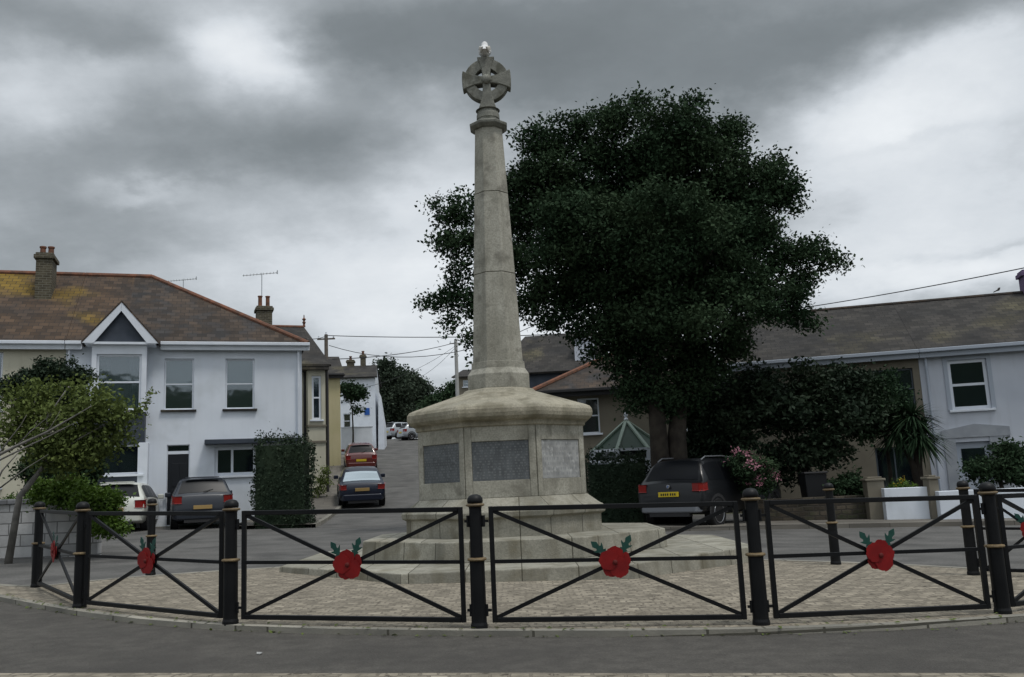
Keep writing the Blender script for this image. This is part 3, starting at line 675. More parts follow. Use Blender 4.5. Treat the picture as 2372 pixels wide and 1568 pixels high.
# soffit behind bay head
mb = fL.mb(); mb.box(gu-hwid+.1, gu+hwid-.1, bN-.15, 0.0, gzb-.06, gzb+.015); mb.build('soffit', 'white_paint', hA)
# main roof, hipped on the right
ov = .22; th = (zr-ze)
n_e, n_r = -ov, DL/2
zE = ze - .0; hip = fL.uz(352, 645, n_r)[0]
roofslab(fL, [(u_mid, n_e, zE), (gu, n_e, zE), (gu, n_r, zr), (u_mid, n_r, zr)], 'slate_lichen', hA); roofslab(fL, [(gu, n_e, zE), (uR+.2, n_e, zE), (hip, n_r, zr), (gu, n_r, zr)], 'slate_brown', hA)
roofslab(fL, [(uR+.2, n_e, zE), (uR+.2, DL+ov, zE), (hip, n_r, zr)], 'slate_brown', hA)
roofslab(fL, [(uR+.2, DL+ov, zE), (u_mid, DL+ov, zE), (u_mid, n_r, zr), (hip, n_r, zr)], 'slate_brown', hA)
ridge(fL, (u_mid, n_r, zr), (hip, n_r, zr), hA); ridge(fL, (hip, n_r, zr), (uR+.2, n_e, zE+.02), hA, .09)
gutter(fL, u_mid, bu0-.35, ze-.02, n_e, hA, down=(u_mid+.1, zb)); gutter(fL, gu+hwid+.02, uR+.25, ze-.02, n_e, hA, down=(uR-.12, zb, 'white_paint'))
# cream neighbour
mb = fL.mb(); wn = fL.rect(-60, 5, 815, 950); wn2 = fL.rect(-80, 0, 1030, 1130)
wall(mb, uL, u_mid-.006, zb, ze, [wn, wn2]); shell(mb, uL, u_mid-.012, zb, ze, DL); mb.build('wall', 'cream_render', hB)
window(fL, hB, wn); window(fL, hB, wn2)
roofslab(fL, [(uL-.2, n_e, zE), (u_mid-.01, n_e, zE), (u_mid-.01, n_r, zr), (uL-.2, n_r, zr)], 'slate_lichen', hB)
roofslab(fL, [(u_mid-.01, DL+ov, zE), (uL-.2, DL+ov, zE), (uL-.2, n_r, zr), (u_mid-.01, n_r, zr)], 'slate_brown', hB)
ridge(fL, (uL-.2, n_r, zr), (u_mid-.02, n_r, zr), hB); gutter(fL, uL, u_mid-.02, ze-.02, n_e, hB)
cu, cz = fL.uz(106, 596, 2.4); cw = fL.uz(128, 620, 2.4)[0]-fL.uz(83, 620, 2.4)[0]
chimney(None, fL, hB, cu, 2.6, zr-1.4, fL.uz(106, 592, 2.6)[1], cw*.85, .9, 2, ph=.32)

# --- house with chimney and finial behind, and its cream bay on the street corner
fB = Facade(757, 39.5, .38)
hC = empty('corner_house', fB.x @ Vector((-2, 0, .8)), 'cream house behind the white one, with a tall street-facing bay window and ridge finial', 'house', 'houses up the hill street')
zeB = fB.uz(735, 845)[1]; DB = 7; 
zrB = fB.uz(680, 757, DB/2)[1]
mb = fB.mb(); wall(mb, -7, 0, 0, zeB, []); shell(mb, -7, 0, 0, zeB, DB); mb.build('wall', 'cream_render', hC)
bn = -.7; a_, b_ = fB.uz(713, 900, bn)[0], fB.uz(753, 900, bn)[0]
wb = fB.rect(722, 744, 870, 972, bn)
mb = fB.mb(); wall(mb, a_, b_, .3, zeB-.1, [wb], n0=bn)
for u in (a_, b_): mb.poly([(u,bn,.3),(u,bn,zeB-.1),(u,-.002,zeB-.1),(u,-.002,.3)])
mb.build('bay', 'cream_render', hC)
window(fB, hC, wb, n0=bn, cur='net', w=.09)
za, zb_ = fB.uz(733, 1022, bn)[1], fB.uz(733, 835, bn)[1]
mb = fB.mb(); mb.box(a_-.03, b_+.03, bn-.06, -.004, za-.06, za+.02); mb.box(a_-.03, b_+.03, bn-.06, -.004, wb[2]-.30, wb[2]-.22); mb.build('string_course', 'buff_render', hC)
mb = fB.mb(); mb.slab([(a_-.35, bn-.3, zeB-.10), (b_+.15, bn-.3, zeB-.10), (b_-.1, .2, zb_+.35), (a_+.1, .2, zb_+.35)], (0, 0, -.09)); mb.box(a_-.33, b_+.13, bn-.28, -.004, zeB-.34, zeB-.2); mb.build('bay_roof', 'slate_dark', hC)
for uu in (fB.uz(706, 900, -.1)[0], fB.uz(757, 900, -.1)[0]):
    mb = fB.mb(); mb.tube([(uu, -.1, zeB-.1), (uu, -.1, .3)], .06, 8); mb.build('downpipe', 'car_trim', hC)
uH = fB.uz(704, 757, DB/2)[0]
roofslab(fB, [(-7, -.2, zeB), (.2, -.2, zeB), (uH, DB/2, zrB), (-7, DB/2, zrB)], 'slate_dark', hC); roofslab(fB, [(.2, DB+.2, zeB), (-7, DB+.2, zeB), (-7, DB/2, zrB), (uH, DB/2, zrB)], 'slate_dark', hC); roofslab(fB, [(.2, -.2, zeB), (.2, DB+.2, zeB), (uH, DB/2, zrB)], 'slate_dark', hC)
ridge(fB, (-7, DB/2, zrB), (uH, DB/2, zrB), hC, .08)
cuB, _ = fB.uz(611, 740, DB/2); wB = fB.uz(634, 740, DB/2)[0]-fB.uz(590, 740, DB/2)[0]
chB = chimney(None, fB, hC, cuB, DB/2, zrB-.9, fB.uz(611, 712, DB/2)[1], wB*.8, .8, 2, ph=.55)
fu, fz = uH, zrB
mb = fB.mb(); mb.lathe([(.07, fz), (.05, fz+.15), (.09, fz+.22), (.04, fz+.3), (.10, fz+.38), (.03, fz+.45), (.02, fz+.6)], 10, (fu, DB/2, 0)); mb.build('finial', 'terracotta', hC)
def aerial(p, L_, name_label, mast, ang=.12, yaw=.3):
    p = Vector(p); r = empty('tv_aerial', p, name_label, 'aerial', 'television aerials above the roofs')
    MB().tube([p, p+Vector((0, 0, mast))], .022, 6).build('mast', 'aluminium', r)
    t = p+Vector((0, 0, mast-.05)); d = Vector((math.cos(yaw), math.sin(yaw), ang)).normalized(); mb = MB(); mb.tube([t-d*L_*.55, t+d*L_*.45], .022, 5)
    s_ = d.cross(Vector((0, 0, 1))).normalized()
    for i in range(11): c = t+d*L_*(-.52+i*.095); mb.tube([c-s_*.22, c+s_*.22], .010, 4)
    mb.build('boom', 'aluminium', r)
    MB().box(*sum([[c-.02, c+.02] for c in (t+d*L_*.45)[:2]], []), t.z+.02, t.z+.2).build('reflector', 'aluminium', r)
ab = fB.x @ Vector((cuB-.1, DB/2, fB.uz(605, 690, DB/2)[1])); at2 = fB.uz(603, 632, DB/2)[1]
aerial(ab, 1.62, 'television aerial on the chimney stack with clay pots', at2-ab.z)
pA2 = at(424, 690, 48); aerial(pA2, 1.5, 'faint television aerial showing above the lichened hip roof', at(424, 646, 48).z-pA2.z)

# --- yellow house further up
fY = Facade(790, 52, .30)
hD = empty('yellow_house', fY.x @ Vector((-2, 0, 2.2)), 'narrow yellow rendered house front between the cream bay and the white gabled house', 'house', 'houses up the hill street')
zeY = fY.uz(778, 868)[1]; zrY = fY.uz(762, 826, 3)[1]
mb = fY.mb(); wall(mb, -6, 0, 1, zeY, []); shell(mb, -6, 0, 1, zeY, 6); mb.poly([(0,0,zeY),(0,6,zeY),(0,3,zrY)]); mb.build('wall', 'yellow_render', hD)
roofslab(fY, [(-6, -.2, zeY), (.25, -.2, zeY), (.25, 3, zrY), (-6, 3, zrY)], 'slate_dark', hD); roofslab(fY, [(.25, 6.2, zeY), (-6, 6.2, zeY), (-6, 3, zrY), (.25, 3, zrY)], 'slate_dark', hD)
gutter(fY, -6, .2, zeY, -.2, hD, 'car_trim')
cz_ = fY.uz(757, 775, 2)[1]

# --- white gabled house
fW = Facade(872, 66, .10)
hE = empty('gabled_house', fW.x @ Vector((-1.5, 0, 4)), 'small white house with slate roof and two thin chimneys at the top of the street', 'house', 'houses up the hill street')
uW = fW.uz(770, 930)[0]; zeW = fW.uz(830, 874)[1]; zrW = fW.uz(820, 845, 2.5)[1]
ww1 = fW.rect(793, 806, 885, 925); ww2 = fW.rect(795, 812, 958, 992)
mb = fW.mb(); wall(mb, uW, 0, 3, zeW, [ww1, ww2]); shell(mb, uW, 0, 3, zeW, 6); mb.poly([(0,0,zeW),(0,6,zeW),(0,3,zrW)]); mb.build('wall', 'white_paint', hE)
window(fW, hE, ww1); window(fW, hE, ww2)
roofslab(fW, [(uW-.3, -.3, zeW), (.2, -.3, zeW), (.0, 3, zrW), (uW-.3, 3, zrW)], 'slate_dark', hE); roofslab(fW, [(.2, 6.3, zeW), (uW-.3, 6.3, zeW), (uW-.3, 3, zrW), (0, 3, zrW)], 'slate_dark', hE)
for px_, py_, wd in ((812, 828, .55), (841, 816, .40)):
    u_ = fW.uz(px_, 850, 3)[0]; chimney(None, fW, hE, u_, 3, zrW-1.2, fW.uz(px_, py_+6, 3)[1], wd, .45, 1, ph=.3)
a0 = fW.uz(872, 900)[0]; a1 = fW.uz(889, 990)[0]; za_ = fW.uz(875, 905)[1]; zb2 = fW.uz(887, 985)[1]
mb = fW.mb(); mb.slab([(a0, .2, 3), (a1, .2, 3), (a1, .2, zb2), (a0+.12, .2, za_)], (0, 4, 0)); mb.build('side_extension', 'white_paint', hE)
sp = fW.rect(844, 856, 945, 961); mb = fW.mb(); mb.box(sp[0], sp[1], -.05, -.004, sp[2], sp[3]); tag(mb.build('blue_sign', 'blue_sign', None, bevel=.01), 'small square blue sign on the white gabled house wall', 'sign')
# low white wall in front
fl2 = Facade(862, 61, .05); r_ = fl2.rect(790, 862, 990, 1030)
mb = fl2.mb(); mb.box(r_[0], r_[1], 0, .25, G(-11,61)-.3, r_[3]); mb.box(r_[0]-.02, r_[1]+.02, -.03, .28, r_[3]+.002, r_[3]+.07); tag(mb.build('front_garden_wall', 'white_paint', None, bevel=.02), 'low white wall below the white gabled house', 'wall')
# stone retaining wall beside the hill pavement
mb = MB(); pts = [(sl(y)-2.6, y) for y in lin(41, 60, 20)]
top = [(x, y, G(x, y)+.95+.15*math.sin(y)) for x, y in pts]; bot = [(x, y, G(x, y)-.1) for x, y in pts]; n = len(pts)
mb.add(bot+top+[(x-.35, y, z) for x, y, z in top]+[(x-.35, y, z) for x, y, z in bot], [(i, i+1, n+i+1, n+i) for i in range(n-1)]+[(n+i, n+i+1, 2*n+i+1, 2*n+i) for i in range(n-1)]+[(2*n+i, 2*n+i+1, 3*n+i+1, 3*n+i) for i in range(n-1)]+[(0, n, 2*n, 3*n)])
tag(mb.build('retaining_wall', 'brown_stone', None), 'rough stone wall along the pavement beside the parked cars', 'wall')

# --- slate roofed house behind the memorial (right) and the brown house with the conservatory
fS = Facade(1210, 44, -.10)
hS = empty('slate_house', fS.x @ Vector((3, 0, .8)), 'dark slate-roofed house behind the memorial with a white rendered chimney', 'house', 'houses behind the memorial')
uS = fS.uz(1400, 870)[0]; zeS = fS.uz(1270, 862)[1]; zrS = fS.uz(1270, 776, 3.5)[1]; xl = fS.uz(1150, 870)[0]
ws = fS.rect(1290, 1330, 872, 905); mb = fS.mb(); wall(mb, xl, uS, .3, zeS, [ws]); shell(mb, xl, uS, .3, zeS, 7); mb.poly([(xl,0,zeS),(xl,7,zeS),(xl,3.5,zrS)]); mb.build('wall', 'grey_panel', hS)
window(fS, hS, ws)
roofslab(fS, [(xl-.3, -.3, zeS), (uS, -.3, zeS), (uS, 3.5, zrS), (xl+1.2, 3.5, zrS)], 'slate_dark', hS); roofslab(fS, [(uS, 7.3, zeS), (xl-.3, 7.3, zeS), (xl+1.2, 3.5, zrS), (uS, 3.5, zrS)], 'slate_dark', hS)
cS = fS.rect(1332, 1378, 790, 880, 1.0); mb = fS.mb(); mb.box(cS[0], cS[1], .6, 1.5, cS[2]-1, cS[3]); mb.box(cS[0]-.06, cS[1]+.06, .54, 1.56, cS[3]+.002, cS[3]+.14); ch = mb.build('chimney', 'white_render_shabby', hS)
mb = fS.mb(); mb.lathe([(.14, cS[3]+.14), (.13, cS[3]+.45), (.15, cS[3]+.5)], 12, ((cS[0]+cS[1])/2, 1.05, 0)); mb.build('chimney_pot', 'terracotta', ch)

fF = Facade(1240, 33, -.12)
hF = empty('brown_house', fF.x @ Vector((3.5, 0, .1)), 'brown rendered house with terracotta hip tiles behind the big tree', 'house', 'houses behind the memorial')
uF0 = fF.uz(1252, 960)[0]; uF1 = fF.uz(1655, 960)[0]; zeF = fF.uz(1350, 905)[1]; zrF = fF.uz(1500, 800, 3.5)[1]
wf = fF.rect(1338, 1388, 922, 1004); wf2 = fF.rect(1560, 1610, 915, 995)
mb = fF.mb(); wall(mb, uF0, uF1, -.5, zeF, [wf, wf2]); shell(mb, uF0, uF1, -.5, zeF, 7); mb.build('wall', 'buff_render', hF)
window(fF, hF, wf, gl='dark_glass'); window(fF, hF, wf2, gl='dark_glass')
hp = uF0+3.4
roofslab(fF, [(uF0-.35, -.35, zeF), (uF1+.2, -.35, zeF), (uF1+.2, 3.5, zrF), (hp, 3.5, zrF)], 'slate_brown', hF); roofslab(fF, [(uF0-.35, 7.3, zeF), (uF0-.35, -.35, zeF), (hp, 3.5, zrF)], 'slate_brown', hF)
roofslab(fF, [(uF1+.2, 7.3, zeF), (uF0-.35, 7.3, zeF), (hp, 3.5, zrF), (uF1+.2, 3.5, zrF)], 'slate_brown', hF)
ridge(fF, (uF0-.35, -.35, zeF+.03), (hp, 3.5, zrF), hF, .10); ridge(fF, (hp, 3.5, zrF), (uF1+.2, 3.5, zrF), hF, .06, 'slate_brown'); gutter(fF, uF0-.3, uF1, zeF, -.35, hF, 'car_trim')

# conservatory: octagonal, sage ribs
cc = at(1452, 1010, 28.5); ca = empty('conservatory', (cc.x, cc.y, G(cc.x, cc.y)), 'small conservatory with a pointed green glass roof and pale ribs, left of the tree trunk', 'conservatory')
zA = at(1455, 975, 28.5).z; zE_ = at(1440, 1042, 27.6).z; zS_ = at(1440, 1066, 27.4).z; rC = 1.22
def op(k, r=rC): a = math.pi/8+k*math.pi/4; return (cc.x+r*math.cos(a), cc.y+r*math.sin(a))
mb = MB(); mb.add([(*op(k), zE_) for k in range(8)]+[(cc.x, cc.y, zA)], [(k, (k+1) % 8, 8) for k in range(8)]); mb.build('glass_roof', 'conservatory_glass', ca)
mb = MB()
for k in range(8): mb.add([(*op(k, rC*.97), zS_), (*op((k+1) % 8, rC*.97), zS_), (*op((k+1) % 8, rC*.97), zE_), (*op(k, rC*.97), zE_)], [(0,1,2,3)])
mb.build('side_glazing', 'dark_glass', ca)
for k in range(8):
    mb = MB(); mb.bar((*op(k, rC*1.03), zE_), (cc.x, cc.y, zA+.03), .10, .06); mb.build('rib', 'sage_frame', ca)
    mb = MB(); mb.bar((*op(k), G(cc.x, cc.y)-.1), (*op(k), zE_), .11, .11); mb.build('corner_post', 'white_upvc', ca)
    mb = MB(); mb.bar((*op(k, rC*1.01), zE_), (*op((k+1) % 8, rC*1.01), zE_), .08, .08); mb.bar((*op(k, rC*1.01), zS_), (*op((k+1) % 8, rC*1.01), zS_), .10, .08); mb.build('rail', 'white_upvc', ca)
mb = MB()
for k in range(8): mb.add([(*op(k, rC*.98), G(cc.x,cc.y)-.1), (*op((k+1) % 8, rC*.98), G(cc.x,cc.y)-.1), (*op((k+1) % 8, rC*.98), zS_), (*op(k, rC*.98), zS_)], [(0,1,2,3)])
mb.build('dwarf_wall', 'white_render_shabby', ca)
MB().lathe([(.05, zA), (.07, zA+.06), (.03, zA+.12), (.07, zA+.19), (.01, zA+.30)], 10, (cc.x, cc.y, 0)).build('finial', 'white_upvc', ca)

# --- right terrace
fR = Facade(2157, 28, -.27)
zeR = fR.uz(2250, 806)[1]; DR = 7.5; zrR = fR.uz(2150, 697, DR/2)[1]; uRR = fR.uz(2700, 900)[0]; uRL = fR.uz(1690, 900)[0]
hG = empty('white_terraced_house', fR.x @ Vector((3, 0, -.3)), 'white terraced house with a sash window and grey stone door arch at the right edge', 'house', 'houses round the square')
hH = empty('buff_terraced_house', fR.x @ Vector((-3, 0, -.2)), 'buff terraced house half hidden by dark shrubs, left of the white house', 'house', 'houses round the square')
wr = fR.rect(2198, 2290, 832, 948); drr = fR.rect(2222, 2302, 1022, 1180)
mb = fR.mb(); wall(mb, .006, uRR, -.8, zeR, [wr, drr], dep=.2); shell(mb, .012, uRR, -.8, zeR, DR); mb.build('wall', 'white_render_shabby', hG)
window(fR, hG, wr, w=.10, gl='dark_glass', cur=None)
o_ = .12; mb = fR.mb(); a, b, c, d = wr; mb.box(a-o_, a-.003, -.03, .0, c, d+.12); mb.box(b+.003, b+o_, -.03, 0, c, d+.12); mb.box(a-.003, b+.003, -.03, 0, d+.003, d+.12); mb.build('window_surround', 'door_pale', hG)
a, b, c, d = drr
mb = fR.mb(); mb.box(a+.003, b-.003, .12, .17, c, d-.003); dg = mb.build('door', 'door_pale', hG, bevel=.01)
mb = fR.mb(); mb.box(a+.15, b-.15, .10, .119, d-.9, d-.2); mb.build('door_pane', 'dark_glass', dg)
l_ = fR.rect(2178, 2338, 985, 1012); mb = fR.mb()
mb.slab([(l_[0], -.05, l_[2]), (l_[1], -.05, l_[2]), (l_[1], -.05, l_[3]-.08), ((l_[0]+l_[1])/2, -.05, l_[3]+.05), (l_[0], -.05, l_[3]-.12)], (0, .045, 0)); mb.box(l_[0]+.05, a-.003, -.04, -.003, -.8, l_[2]-.004); mb.box(b+.003, l_[1]-.1, -.04, -.003, -.8, l_[2]-.004); mb.build('door_surround', 'door_surround', hG)
wbh = fR.rect(2010, 2118, 855, 950); wb3 = fR.rect(2030, 2120, 1035, 1130); wb4 = fR.rect(1780, 1850, 890, 980)
mb = fR.mb(); wall(mb, uRL, 0, -.8, zeR, [wbh, wb3, wb4], dep=.2); shell(mb, uRL, -.006, -.8, zeR, DR); mb.build('wall', 'buff_render', hH)
window(fR, hH, wbh, gl='dark_glass', fr='door_grey', sill='buff_render'); window(fR, hH, wb3, gl='dark_glass', fr='door_grey', mull=(.5,), bars=(), sill='buff_render'); window(fR, hH, wb4, gl='dark_glass', fr='door_grey', sill='buff_render')
for hh, a, b in ((hG, .006, uRR), (hH, uRL-.2, 0)):
    roofslab(fR, [(a, -.25, zeR), (b, -.25, zeR), (b, DR/2, zrR), (a, DR/2, zrR)], 'slate_dark', hh); roofslab(fR, [(b, DR+.25, zeR), (a, DR+.25, zeR), (a, DR/2, zrR), (b, DR/2, zrR)], 'slate_dark', hh)
    ridge(fR, (a, DR/2, zrR), (b-.002, DR/2, zrR), hh, .07, 'slate_brown'); gutter(fR, a, b-.004, zeR, -.25, hh, 'door_pale', down=(a+.18, -.7) if hh is hG else None)
mb = fR.mb(); mb.poly([(uRL-.01, 0, zeR), (uRL-.01, DR/2, zrR), (uRL-.01, DR, zeR)]); mb.build('gable_wall', 'buff_render', hH)
cu2 = fR.uz(2380, 650, DR/2)[0]; chimney(None, fR, hG, cu2+.1, DR/2, zrR-.5, fR.uz(2371, 628, DR/2)[1], .62, .6, 1, m='violet_pot')
bu, bz_ = fR.uz(2308, 676, DR/2); bp_ = fR.x @ Vector((bu, DR/2, zrR+.06))
pg = empty('pigeon', bp_, 'small dark bird sitting on the ridge of the right-hand roof', 'bird')
loftx([((bp_.x-.12,bp_.y,bp_.z+.03),.012,.01),((bp_.x-.05,bp_.y,bp_.z+.07),.05,.04),((bp_.x+.02,bp_.y,bp_.z+.09),.07,.065),((bp_.x+.08,bp_.y,bp_.z+.14),.045,.045),((bp_.x+.10,bp_.y,bp_.z+.19),.035,.035),((bp_.x+.13,bp_.y,bp_.z+.20),.012,.01)]).build('bird_body', 'slate_dark', pg, smooth=True)

# garden walls on the right
def gwall(p, q, y0, y1, Y, m, label, name='garden_wall', th=.25, cop=True, mY=-.1, zlow=-.8):
    f = Facade(p, Y, mY); r = f.rect(p, q, y0, y1); mb = f.mb(); mb.box(r[0], r[1], 0, th, zlow, r[3])
    o = mb.build(name, m, None, bevel=.012); return tag(o, label, 'wall')
def slopewall(px0, px1, Y, mY, h0, m, label, th=.25):
    pass
gwall(2051, 2152, 1129, 1220, 22.5, 'white_render', 'short white garden wall between two stone gate pillars')
gwall(2177, 2640, 1128, 1220, 22.0, 'white_render', 'long white garden wall running off the right edge', mY=-.08)
gwall(1745, 2008, 1152, 1230, 23.3, 'brown_stone', 'low brown rubble wall below the shrubs', mY=-.05, th=.35)
for a, b, y0, Y, lb in ((2010, 2050, 1104, 22.9, 'stone gate pillar at the left end of the short white wall'), (2153, 2176, 1100, 22.3, 'stone gate pillar between the two white garden walls')):
    f = Facade(a, Y, -.1); r = f.rect(a, b, y0, 1220); pr = empty('gate_pillar', f.x @ Vector((r[1]/2, .15, -.3)), lb, 'pillar', 'stone gate pillars')
    mb = f.mb(); mb.box(r[0], r[1], -.06, .36, -.8, r[3]-.1); mb.build('shaft', 'buff_render', pr, bevel=.015)
    mb = f.mb(); mb.box(r[0]-.04, r[1]+.04, -.10, .40, r[3]-.1+.002, r[3]-.04); mb.box(r[0]+.03, r[1]-.03, -.03, .33, r[3]-.038, r[3]); mb.build('cap_stone', 'buff_render', pr, bevel=.015)
ribbon('garden_pavement', [(x, 21.2-.1*(x-6)) for x in lin(3, 24, 22)], [(x, 23.3-.1*(x-6)) for x in lin(3, 24, 22)], 'pavement', .1, .11)

# left block wall with capping and plants
lw = Facade(255, 17.5, .10); r = lw.rect(-420, 226, 1162, 1290)
mb = lw.mb(); mb.box(r[0], r[1], 0, .25, -.3, r[3]-.1)
lwr = empty('block_wall', lw.x @ Vector((r[1]-1.5, .1, .1)), 'low whitewashed block wall behind the left railing', 'wall'); mb.build('blockwork', 'block_wall', lwr)
mb = lw.mb(); k = int((r[1]-r[0])/.62)
for i in range(k): mb.box(r[1]-(i+1)*.62+.01, r[1]-i*.62, -.04, .29, r[3]-.098, r[3]-.02+.012*((i*7) % 3))
mb.build('coping', 'grey_stone', lwr, bevel=.02)

# ------------------------------------------------------------------ cars
def cr(xs, ys, x):   # smooth monotone-ish interpolation
    if x <= xs[0]: return ys[0]
    if x >= xs[-1]: return ys[-1]
    i = max(j for j in range(len(xs)-1) if xs[j] <= x); h = xs[i+1]-xs[i]; t = (x-xs[i])/h
    def sl__(j):
        if j <= 0 or j >= len(xs)-1: return 0
        a = (ys[j]-ys[j-1])/(xs[j]-xs[j-1]); b = (ys[j+1]-ys[j])/(xs[j+1]-xs[j]); return 0 if a*b <= 0 else 2*a*b/(a+b)
    m0, m1 = sl__(i)*h, sl__(i+1)*h
    return (2*t**3-3*t*t+1)*ys[i]+(t**3-2*t*t+t)*m0+(-2*t**3+3*t*t)*ys[i+1]+(t**3-t*t)*m1
def car(name, label, pos, yaw, paint, kind='hatch', W=1.72, H=1.46, L_=3.95, plate='plate_yellow', glassm='car_glass', pitch=0, bump='car_trim', lights=(.70,.92), roof=None, group='cars parked round the square'):
    root = empty(name, (0,0,0), label, 'car', group); h = W/2
    b = H*.655
    if kind == 'suv':  st = [(0,.90,.48,.60,.62),(.05,.97,.42,b*.95,b*.97),(.16,.99,.38,b,b+.05),(.52,1,.34,b,H-.06),(1.0,1,.32,b,H),(2.1,1,.32,b-.02,H-.01),(2.75,1,.32,b-.04,H-.12),(3.35,.99,.32,b-.06,b+.03),(3.6,.98,.32,b-.08,b-.02),(L_-.25,.94,.34,b-.16,b-.12),(L_,.80,.42,b-.40,b-.38)]
    elif kind == 'saloon': st = [(0,.88,.42,.62,.64),(.05,.95,.34,.86,.92),(.14,.98,.28,b,b+.02),(.45,.99,.24,b+.01,b+.05),(.95,1,.22,b,H-.10),(1.4,1,.22,b,H),(2.2,1,.22,b-.01,H-.01),(2.5,1,.22,b-.02,H-.07),(3.15,.99,.22,b-.04,b+.02),(L_-.25,.93,.26,b-.16,b-.13),(L_,.80,.36,b-.34,b-.32)]
    else: st = [(0,.90,.42,.60,.62),(.05,.96,.33,b*.93,b*.96),(.13,.98,.28,b,b+.04),(.48,1,.23,b,H-.07),(.9,1,.22,b,H),(1.9,1,.22,b-.01,H-.01),(2.3,1,.22,b-.02,H-.10),(2.95,.99,.22,b-.05,b+.02),(3.2,.98,.22,b-.08,b-.04),(L_-.25,.93,.26,b-.16,b-.13),(L_,.80,.36,b-.34,b-.32)]
    X = [s_[0] for s_ in st]; g = lambda j: (lambda y: cr(X, [s_[j] for s_ in st], y)); fw_, fz0, fb, ft = g(1), g(2), g(3), g(4)
    def sec(y):
        w_, z0_, bl, tp = fw_(y)*h, fz0(y), fb(y), ft(y); bl = min(bl, tp-.01); rw = w_*.955-(tp-bl)*.40
        return [(0,z0_),(w_*.86,z0_),(w_*.97,z0_+.08),(w_,z0_+(bl-z0_)*.45),(w_*.995,z0_+(bl-z0_)*.75),(w_*.965,bl),(w_*.955-(tp-bl)*.2,bl+(tp-bl)*.5),(rw,max(bl+.005,tp-.05)),(rw-.07,tp-.012),(rw*.5,tp+.012),(0,tp+.018)]
    yy = sorted(set([0, .02, .05, .09, .13]+lin(.18, L_-.3, 34)+[L_-.2, L_-.1, L_-.04, L_]))
    mb = MB(); V = []; S_ = len(sec(1))
    for y in yy:
        s_ = sec(y); V += [(x, y, z) for x, z in s_]+[(-x, y, z) for x, z in s_[-2:0:-1]]
    n = 2*S_-2
    mb.add(V, [(i*n+k, (i+1)*n+k, (i+1)*n+(k+1) % n, i*n+(k+1) % n) for i in range(len(yy)-1) for k in range(n)]+[tuple(range(n)), tuple(range((len(yy)-1)*n, len(yy)*n))[::-1]])
    body = mb.build('body', paint, root, smooth=True)
    # rear, front glass across the top; side glass between belt and roof
    def topglass(nm, ya, yb, fx=.9):
        mb = MB(); ys_ = lin(ya, yb, 7); V = []
        for y in ys_:
            s_ = sec(y); rw = s_[7][0]
            for t in (-1, -.5, 0, .5, 1):
                x = t*(rw-.02)*fx; z = ft(y)+(.018-.03*t*t)*1.0
                dz = (ft(y+.02)-ft(y-.02))/.04; nv = Vector((0, -dz, 1)).normalized()*.010; V.append((x, y+nv.y, z+nv.z))
        mb.add(V, [(i*5+k, i*5+k+1, (i+1)*5+k+1, (i+1)*5+k) for i in range(6) for k in range(4)]); return mb.build(nm, glassm, root, smooth=True)
    r0_, r1_ = X[2]+.06, X[3]-.03 if kind != 'saloon' else X[3]
    if kind == 'saloon': topglass('rear_window', .50, .93); topglass('windscreen', 2.5, 3.08)
    elif kind == 'suv': topglass('rear_window', .18, .50); topglass('windscreen', 2.75, 3.28)
    else: topglass('rear_window', .155, .46); topglass('windscreen', 2.3, 2.9)
    w0, w1 = {'suv': (.42, 3.0), 'saloon': (.95, 2.85), 'hatch': (.45, 2.7)}[kind]
    for sg in (-1, 1):
        for (ya, yb) in ((w0+.05, w0+(w1-w0)*.30), (w0+(w1-w0)*.33, w0+(w1-w0)*.63), (w0+(w1-w0)*.66, w1)):
            mb = MB(); V = []
            for y in lin(ya, yb, 5):
                s_ = sec(y); p5, p7 = s_[5], s_[7]
                for t in (.10, .5, .92): V.append((sg*(p5[0]+(p7[0]-p5[0])*t+.012), y, p5[1]+(p7[1]-p5[1])*t))
            mb.add(V, [(i*3+k, i*3+k+1, (i+1)*3+k+1, (i+1)*3+k) for i in range(4) for k in range(2)]); mb.build('side_window', glassm, root)
        # tail light wraps the corner
        z0_, z1_ = lights; mb = MB(); V = []
        for z in (z0_, z1_):
            k_ = fw_(.08)*h
            V += [(sg*(k_-.26), .015, z), (sg*(k_-.06), .0, z), (sg*(k_+.012), .10, z), (sg*(k_+.016), .30, z+.02), (sg*(k_-.1), .30, z), (sg*(k_-.26), .12, z)]
        mb.add(V, [tuple(range(6)), tuple(range(6, 12))[::-1]]+[(k, (k+1) % 6, (k+1) % 6+6, k+6) for k in range(6)]); mb.build('tail_light', 'tail_red', root, bevel=.015)
        mb = MB(); mb.box(*sorted((sg*(h*.97), sg*(h+.16))), L_*.62, L_*.62+.10, b-.02, b+.13); mb.build('wing_mirror', paint, root, bevel=.03)
    zb0 = .30 if kind != 'suv' else .40
    mb = MB(); mb.slab([(-h*.93, .1, zb0), (-h*.80, -.055, zb0), (h*.80, -.055, zb0), (h*.93, .1, zb0)], (0, 0, .24)); bo = mb.build('bumper', paint if kind == 'hatch' else bump, root, bevel=.04, seg=3)
    mb = MB(); mb.box(-h*.6, h*.6, -.03, .12, zb0-.09, zb0+.0); mb.build('valance', 'car_trim', root)
    pz = .60 if kind != 'suv' else .78
    pz = pz if kind != 'saloon' else .66
    mb = MB(); mb.box(-.27, .27, -.030, .04, pz, pz+.115); pl = mb.build('number_plate', plate, root, bevel=.004)
    dzz = .018; mb = MB()
    for i, x in enumerate((-.20,-.14,-.08,-.02,.06,.12,.18)):
        mb.box(x, x+.035, -.034, -.031, pz+.03, pz+.085)
    if kind == 'suv': mb.build('plate_characters', 'plate_ink', pl)
    wr_ = .31 if kind != 'suv' else .36
